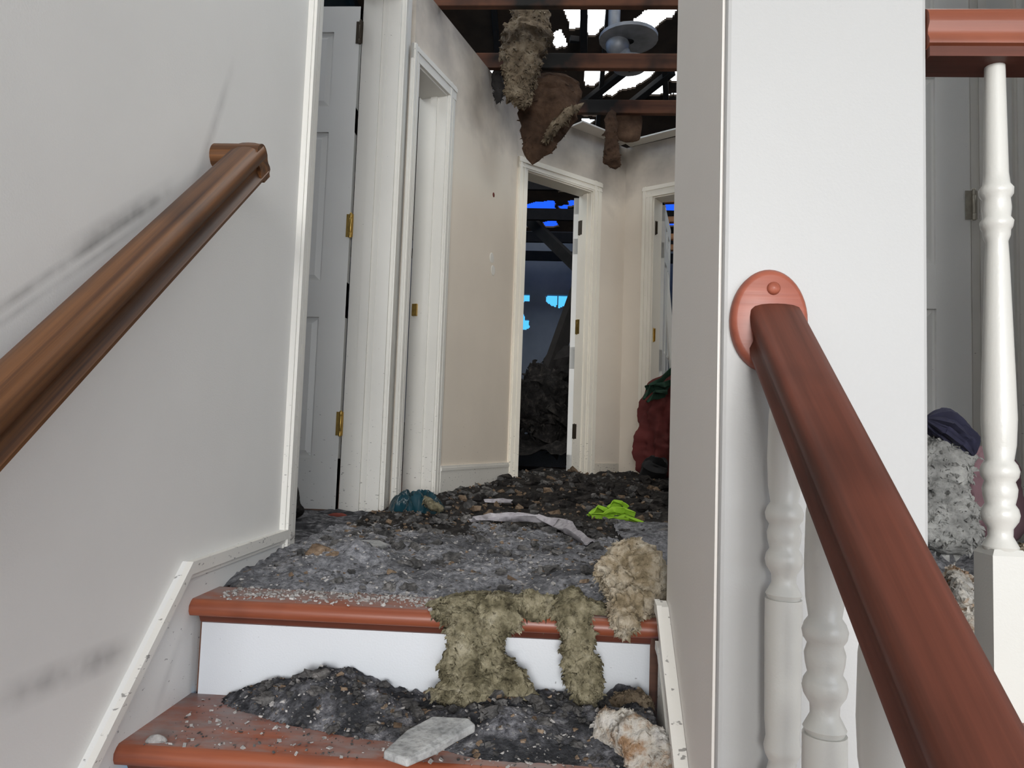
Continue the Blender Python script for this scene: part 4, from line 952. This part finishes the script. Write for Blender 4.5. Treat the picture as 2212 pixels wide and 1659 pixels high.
bl('red_scrap', [(706, 1116, 7, 'y', 2.92), (728, 1115, 8, 'y', 2.92), (752, 1116, 6, 'y', 2.92)], M['rust'], 'small rust red scrap under the open white door', 'debris', seed=73, depth_k=1, seg=16, per=7)
bl('plaster_chunk', [(612, 1165, 7, 'y', 1.985), (625, 1158, 10, 'y', 2.0), (636, 1156, 6, 'y', 2.01)], M['pale'], 'white plaster scrap at the foot of the corner trim', 'plaster', seed=75, depth_k=0.8, seg=20, per=8)
bl('burnt_scrap', [(628, 1030, 10, 'y', 2.75), (640, 1055, 9, 'y', 2.75), (632, 1085, 14, 'y', 2.72), (640, 1118, 26, 'y', 2.70)], M['ashdark'], 'black burnt scraps heaped behind the corner trim by the open door', 'debris', seed=77, depth_k=1, seg=24, per=8, amp=0.5)

# ------------------------------------------------------------------ hanging things in the hall
yj = at(1040, 146, 'z', CEIL).y
bl('hanging_insulation', [(1145, -14, 30, 'y', yj-0.18), (1140, 40, 42, 'y', yj-0.18), (1132, 95, 42, 'y', yj-0.17), (1126, 150, 40, 'y', yj-0.16), (1122, 195, 32, 'y', yj-0.15), (1136, 232, 16, 'y', yj-0.14)], M['insuldark'], 'tan insulation roll hanging from the burnt ceiling over the hall', seed=81, depth_k=0.7, amp=0.5, freq=1.1, fine=0.28, seg=70, per=16, layers=0.30, tufts=2600, tuft=0.018)
bl('hanging_paper', [(1196, 158, 52, 'y', yj+0.10), (1192, 205, 72, 'y', yj+0.08), (1180, 255, 66, 'y', yj+0.06), (1160, 305, 40, 'y', yj+0.05), (1150, 356, 14, 'y', yj+0.05)], M['kraft'], 'dark brown kraft paper of the insulation sagging to a point above the dark doorway', 'insulation', seed=85, depth_k=0.4, amp=0.75, freq=0.8, fine=0.20, seg=22, per=5, layers=0.25, smooth=False, tufts=90, tuft=0.022)
_fo = bl('torn_edge', [(1262, 222, 6, 'y', yj-0.03), (1225, 245, 9, 'y', yj-0.05), (1195, 280, 9, 'y', yj-0.05), (1172, 310, 5, 'y', yj-0.03)], M['insuldark'], None, None, seed=86, depth_k=0.8, freq=1.0, seg=20, per=8, amp=0.6, tufts=200, tuft=0.025)
child(_fo, bpy.data.objects['hanging_paper']); _fo['label'] = 'tan torn edge of the paper'
bl('burnt_scrap', [(1078, 140, 10, 'y', yj+0.05), (1075, 165, 12, 'y', yj+0.05), (1080, 200, 14, 'y', yj+0.05), (1072, 226, 7, 'y', yj+0.05)], M['char'], 'black burnt rag hanging beside the tan insulation roll', 'debris', seed=88, depth_k=0.5, freq=1.2, seg=16, per=6, amp=0.9, fine=0.3, smooth=False, layers=0.4, tufts=150, tuft=0.014)
yj3 = at(1330, 244, 'z', CEIL).y
bl('hanging_paper', [(1356, 232, 26, 'y', yj3+0.05), (1356, 262, 32, 'y', yj3+0.05), (1354, 296, 30, 'y', yj3+0.04), (1352, 308, 18, 'y', yj3+0.04)], M['kraft'], 'brown kraft paper flap hanging from the farthest joist', 'insulation', seed=90, depth_k=0.2, freq=0.8, amp=0.5, seg=14, per=4, smooth=False)
bl('burnt_scrap', [(1322, 236, 12, 'y', yj3), (1320, 275, 13, 'y', yj3), (1320, 310, 14, 'y', yj3), (1326, 345, 15, 'y', yj3), (1330, 366, 8, 'y', yj3)], M['kraft'], 'dark singed scrap dangling above the far hall corner', 'debris', seed=92, depth_k=0.5, freq=1.0, seg=16, per=5, amp=0.9, fine=0.3, smooth=False, layers=0.4, tufts=120, tuft=0.014)
# leftover ceiling board along the far right wall
def board(name, p, q, w, th, m, label, cat):
    mt__ = frame_dir(p, q); o_ = MB().box((0, -w/2, -th), ((q-p).length, w/2, 0)).build(name, m, bevel=0.003); o_.matrix_world = mt__; tag(o_, label, cat); return o_
m4, L4 = frame2(P3, P4)
board('ceiling_board', m4 @ Vector((0.03, -0.05, CEIL+0.012)), m4 @ Vector((0.62, -0.05, CEIL+0.02)), 0.10, 0.012, M['trim'], 'broken white strip of ceiling board along the far right wall top', 'plaster')
m3, L3 = frame2(P2, P3)
board('ceiling_board', m3 @ Vector((0.45, -0.05, CEIL+0.012)), m3 @ Vector((0.93, -0.04, CEIL+0.014)), 0.12, 0.012, M['palewall'], 'broken grey strip of ceiling board over the dark doorway wall', 'plaster')

# hanging vent pipe with flashing collar
yv = 4.55
vp = empty('vent_pipe', tuple(at(1340, 80, 'y', yv))); tag(vp, 'dull metal vent pipe with wide collars hanging from the burnt roof', 'pipe')
def at_v(px, py): return at(px, py, 'y', yv)
kx = 1.0*yv/F*1.02
def lv(name, cx, prof, m):
    """prof: (radius px, py)"""
    q = [(r*kx, at_v(cx, py).z) for r, py in prof][::-1]
    c_ = at_v(cx, prof[0][1]); o_ = MB().lathe(q, 24, Matrix.Translation((c_.x, yv, 0)), False).build(name, m, None, smooth=True); child(o_, vp); return o_
o = lv('pipe', 1338, [(13, -390), (13, 78)], M['metal'])
lv('collar', 1358, [(13, 70), (40, 76), (64, 80), (64, 87), (50, 90), (12, 90)], M['metal'])
lv('bowl', 1334, [(22, 88), (26, 96), (24, 108), (17, 118), (8, 122)], M['metal'])
lv('neck', 1348, [(12, 108), (15, 116), (15, 132)], M['metal'])
lv('lower_collar', 1360, [(14, 128), (38, 132), (42, 138), (36, 148), (20, 154), (2, 155)], M['metal'])

# ------------------------------------------------------------------ inside the burnt room
board('fallen_rafter', at(1246, 600, 'y', 6.7), at(1150, 870, 'y', 6.3), 0.07, 0.15, M['char'], 'black charred rafter leaning diagonally in the dark doorway', 'beam')
board('fallen_rafter', at(1135, 452, 'y', 7.2), at(1262, 575, 'y', 6.6), 0.07, 0.10, M['char'], 'black charred rafter sloping down to the right across the dark doorway', 'beam')
bl('rubble_mound', [(1120, 900, 60, 'y', 6.0), (1180, 880, 80, 'y', 6.1), (1245, 860, 70, 'y', 6.2)], M['ashdark'], 'black rubble mound inside the dark doorway', 'debris', seed=95, depth_k=0.9, freq=0.8, seg=40, per=10, amp=0.6, fine=0.3, smooth=False, tufts=300, tuft=0.1)
bl('blackened_box', [(1170, 800, 40, 'y', 6.6), (1215, 790, 45, 'y', 6.6), (1260, 800, 30, 'y', 6.6)], M['char'], 'blackened furniture remains behind the rubble mound', 'debris', seed=97, depth_k=0.9, freq=0.8, seg=20, per=5, amp=0.7, smooth=False)
# right doorway room
board('white_board', at(1470, 960, 'y', 5.55), at(1424, 420, 'y', 5.7), 0.075, 0.018, M['trim'], 'long white trim board leaning inside the right doorway', 'board')
for i, yy in enumerate((428, 470, 507, 530)):
    board('lath', at(1436, yy, 'y', 6.66), at(1500, yy-2, 'y', 6.66), 0.06, 0.05, M['pine'], ('topmost', 'second', 'third', 'lowest')[i]+' bare orange wooden lath across the gap in the right doorway', 'board')
o = MB().box((at(1464, 500, 'y', 6.7).x, 6.68, 0.0), (1.9, 6.78, 2.6)).build('wall_right_room', M['bluewall']); tag(o, 'grey inner wall of the room at the right', kind='structure')
bl('red_coat', [(1446, 806, 14, 'y', 5.03), (1438, 840, 34, 'y', 5.02), (1430, 890, 42, 'y', 5.0), (1428, 945, 44, 'y', 4.98), (1430, 1000, 46, 'y', 4.97), (1432, 1034, 40, 'y', 4.97)], M['red'], 'dark red coat bundled in the right doorway', 'clothing', seed=101, depth_k=0.6, freq=0.9, seg=72, per=14, amp=0.35, fine=0.18, folds=6, fold_amp=0.20)
def gl(px, py, y, hw, tw): return (at(px, py, 'y', y), hw*y/F, tw)
ribbons('green_scarf', [
    [gl(1390, 862, 4.90, 6, 20), gl(1405, 838, 4.92, 12, 60), gl(1428, 822, 4.93, 13, 10), gl(1458, 798, 4.95, 10, 50)],
    [gl(1394, 838, 4.91, 6, 70), gl(1412, 832, 4.92, 11, 20), gl(1434, 838, 4.92, 12, 60), gl(1460, 822, 4.94, 10, 10)],
    [gl(1398, 868, 4.90, 6, 0), gl(1414, 852, 4.91, 11, 60), gl(1440, 850, 4.92, 11, 20)]], M['green'], 'dark green scarf thrown over the red coat in the right doorway', 'clothing')
bl('black_bag', [(1388, 1000, 12, 'y', 4.90), (1408, 1010, 28, 'y', 4.87), (1442, 1018, 34, 'y', 4.86)], M['black'], 'black bag under the red coat in the right doorway', 'bag', seed=105, depth_k=1, freq=1.0, seg=40, per=9, amp=0.5, folds=6, fold_amp=0.2)
# behind the guard railing
bl('insulation_clump', [(2035, 945, 40, 'y', 1.75), (2035, 1000, 44, 'y', 1.72), (2032, 1065, 46, 'y', 1.68), (2042, 1130, 62, 'y', 1.65), (2050, 1195, 54, 'y', 1.62)], M['insulwhite'], 'tall grey white insulation bundle behind the guard railing', seed=111, depth_k=0.8, freq=1.8, seg=60, per=14, amp=0.4, fine=0.2, layers=0.22, tufts=1500, tuft=0.012)
bl('navy_cloth', [(2000, 905, 26, 'y', 1.70), (2040, 920, 34, 'y', 1.70), (2082, 955, 30, 'y', 1.69), (2104, 985, 16, 'y', 1.68)], M['navy'], 'dark navy cloth draped over the grey insulation bundle', 'cloth', seed=113, depth_k=1.2, freq=1.4, seg=60, per=12, amp=0.3, folds=8, fold_amp=0.13)
bl('pink_bundle', [(2135, 960, 50, 'y', 2.0), (2138, 1040, 58, 'y', 2.0), (2135, 1120, 56, 'y', 1.98), (2140, 1185, 46, 'y', 1.96)], M['pink'], 'dusty pink bundle standing behind the white guard baluster', 'cloth', seed=115, depth_k=0.8, freq=1.0, seg=60, per=12, amp=0.25, folds=5, fold_amp=0.10)
bl('insulation_clump', [(2060, 1235, 30, 'y', 1.45), (2085, 1270, 44, 'y', 1.38), (2090, 1330, 46, 'y', 1.28), (2100, 1400, 40, 'y', 1.18)], M['insulorange'], 'white and rust stained insulation behind the guard railing at floor level', seed=117, depth_k=0.6, freq=2.2, seg=60, per=14, amp=0.6, fine=0.3, tufts=1200, tuft=0.010)
bl('insulation_clump', [(2205, 1180, 24, 'y', 1.6), (2235, 1215, 40, 'y', 1.55), (2260, 1260, 40, 'y', 1.5)], M['insulpale'], 'tan insulation at the far right edge behind the guard railing', seed=119, depth_k=0.8, freq=2.2, seg=40, per=12, amp=0.6, fine=0.3, tufts=500, tuft=0.012)
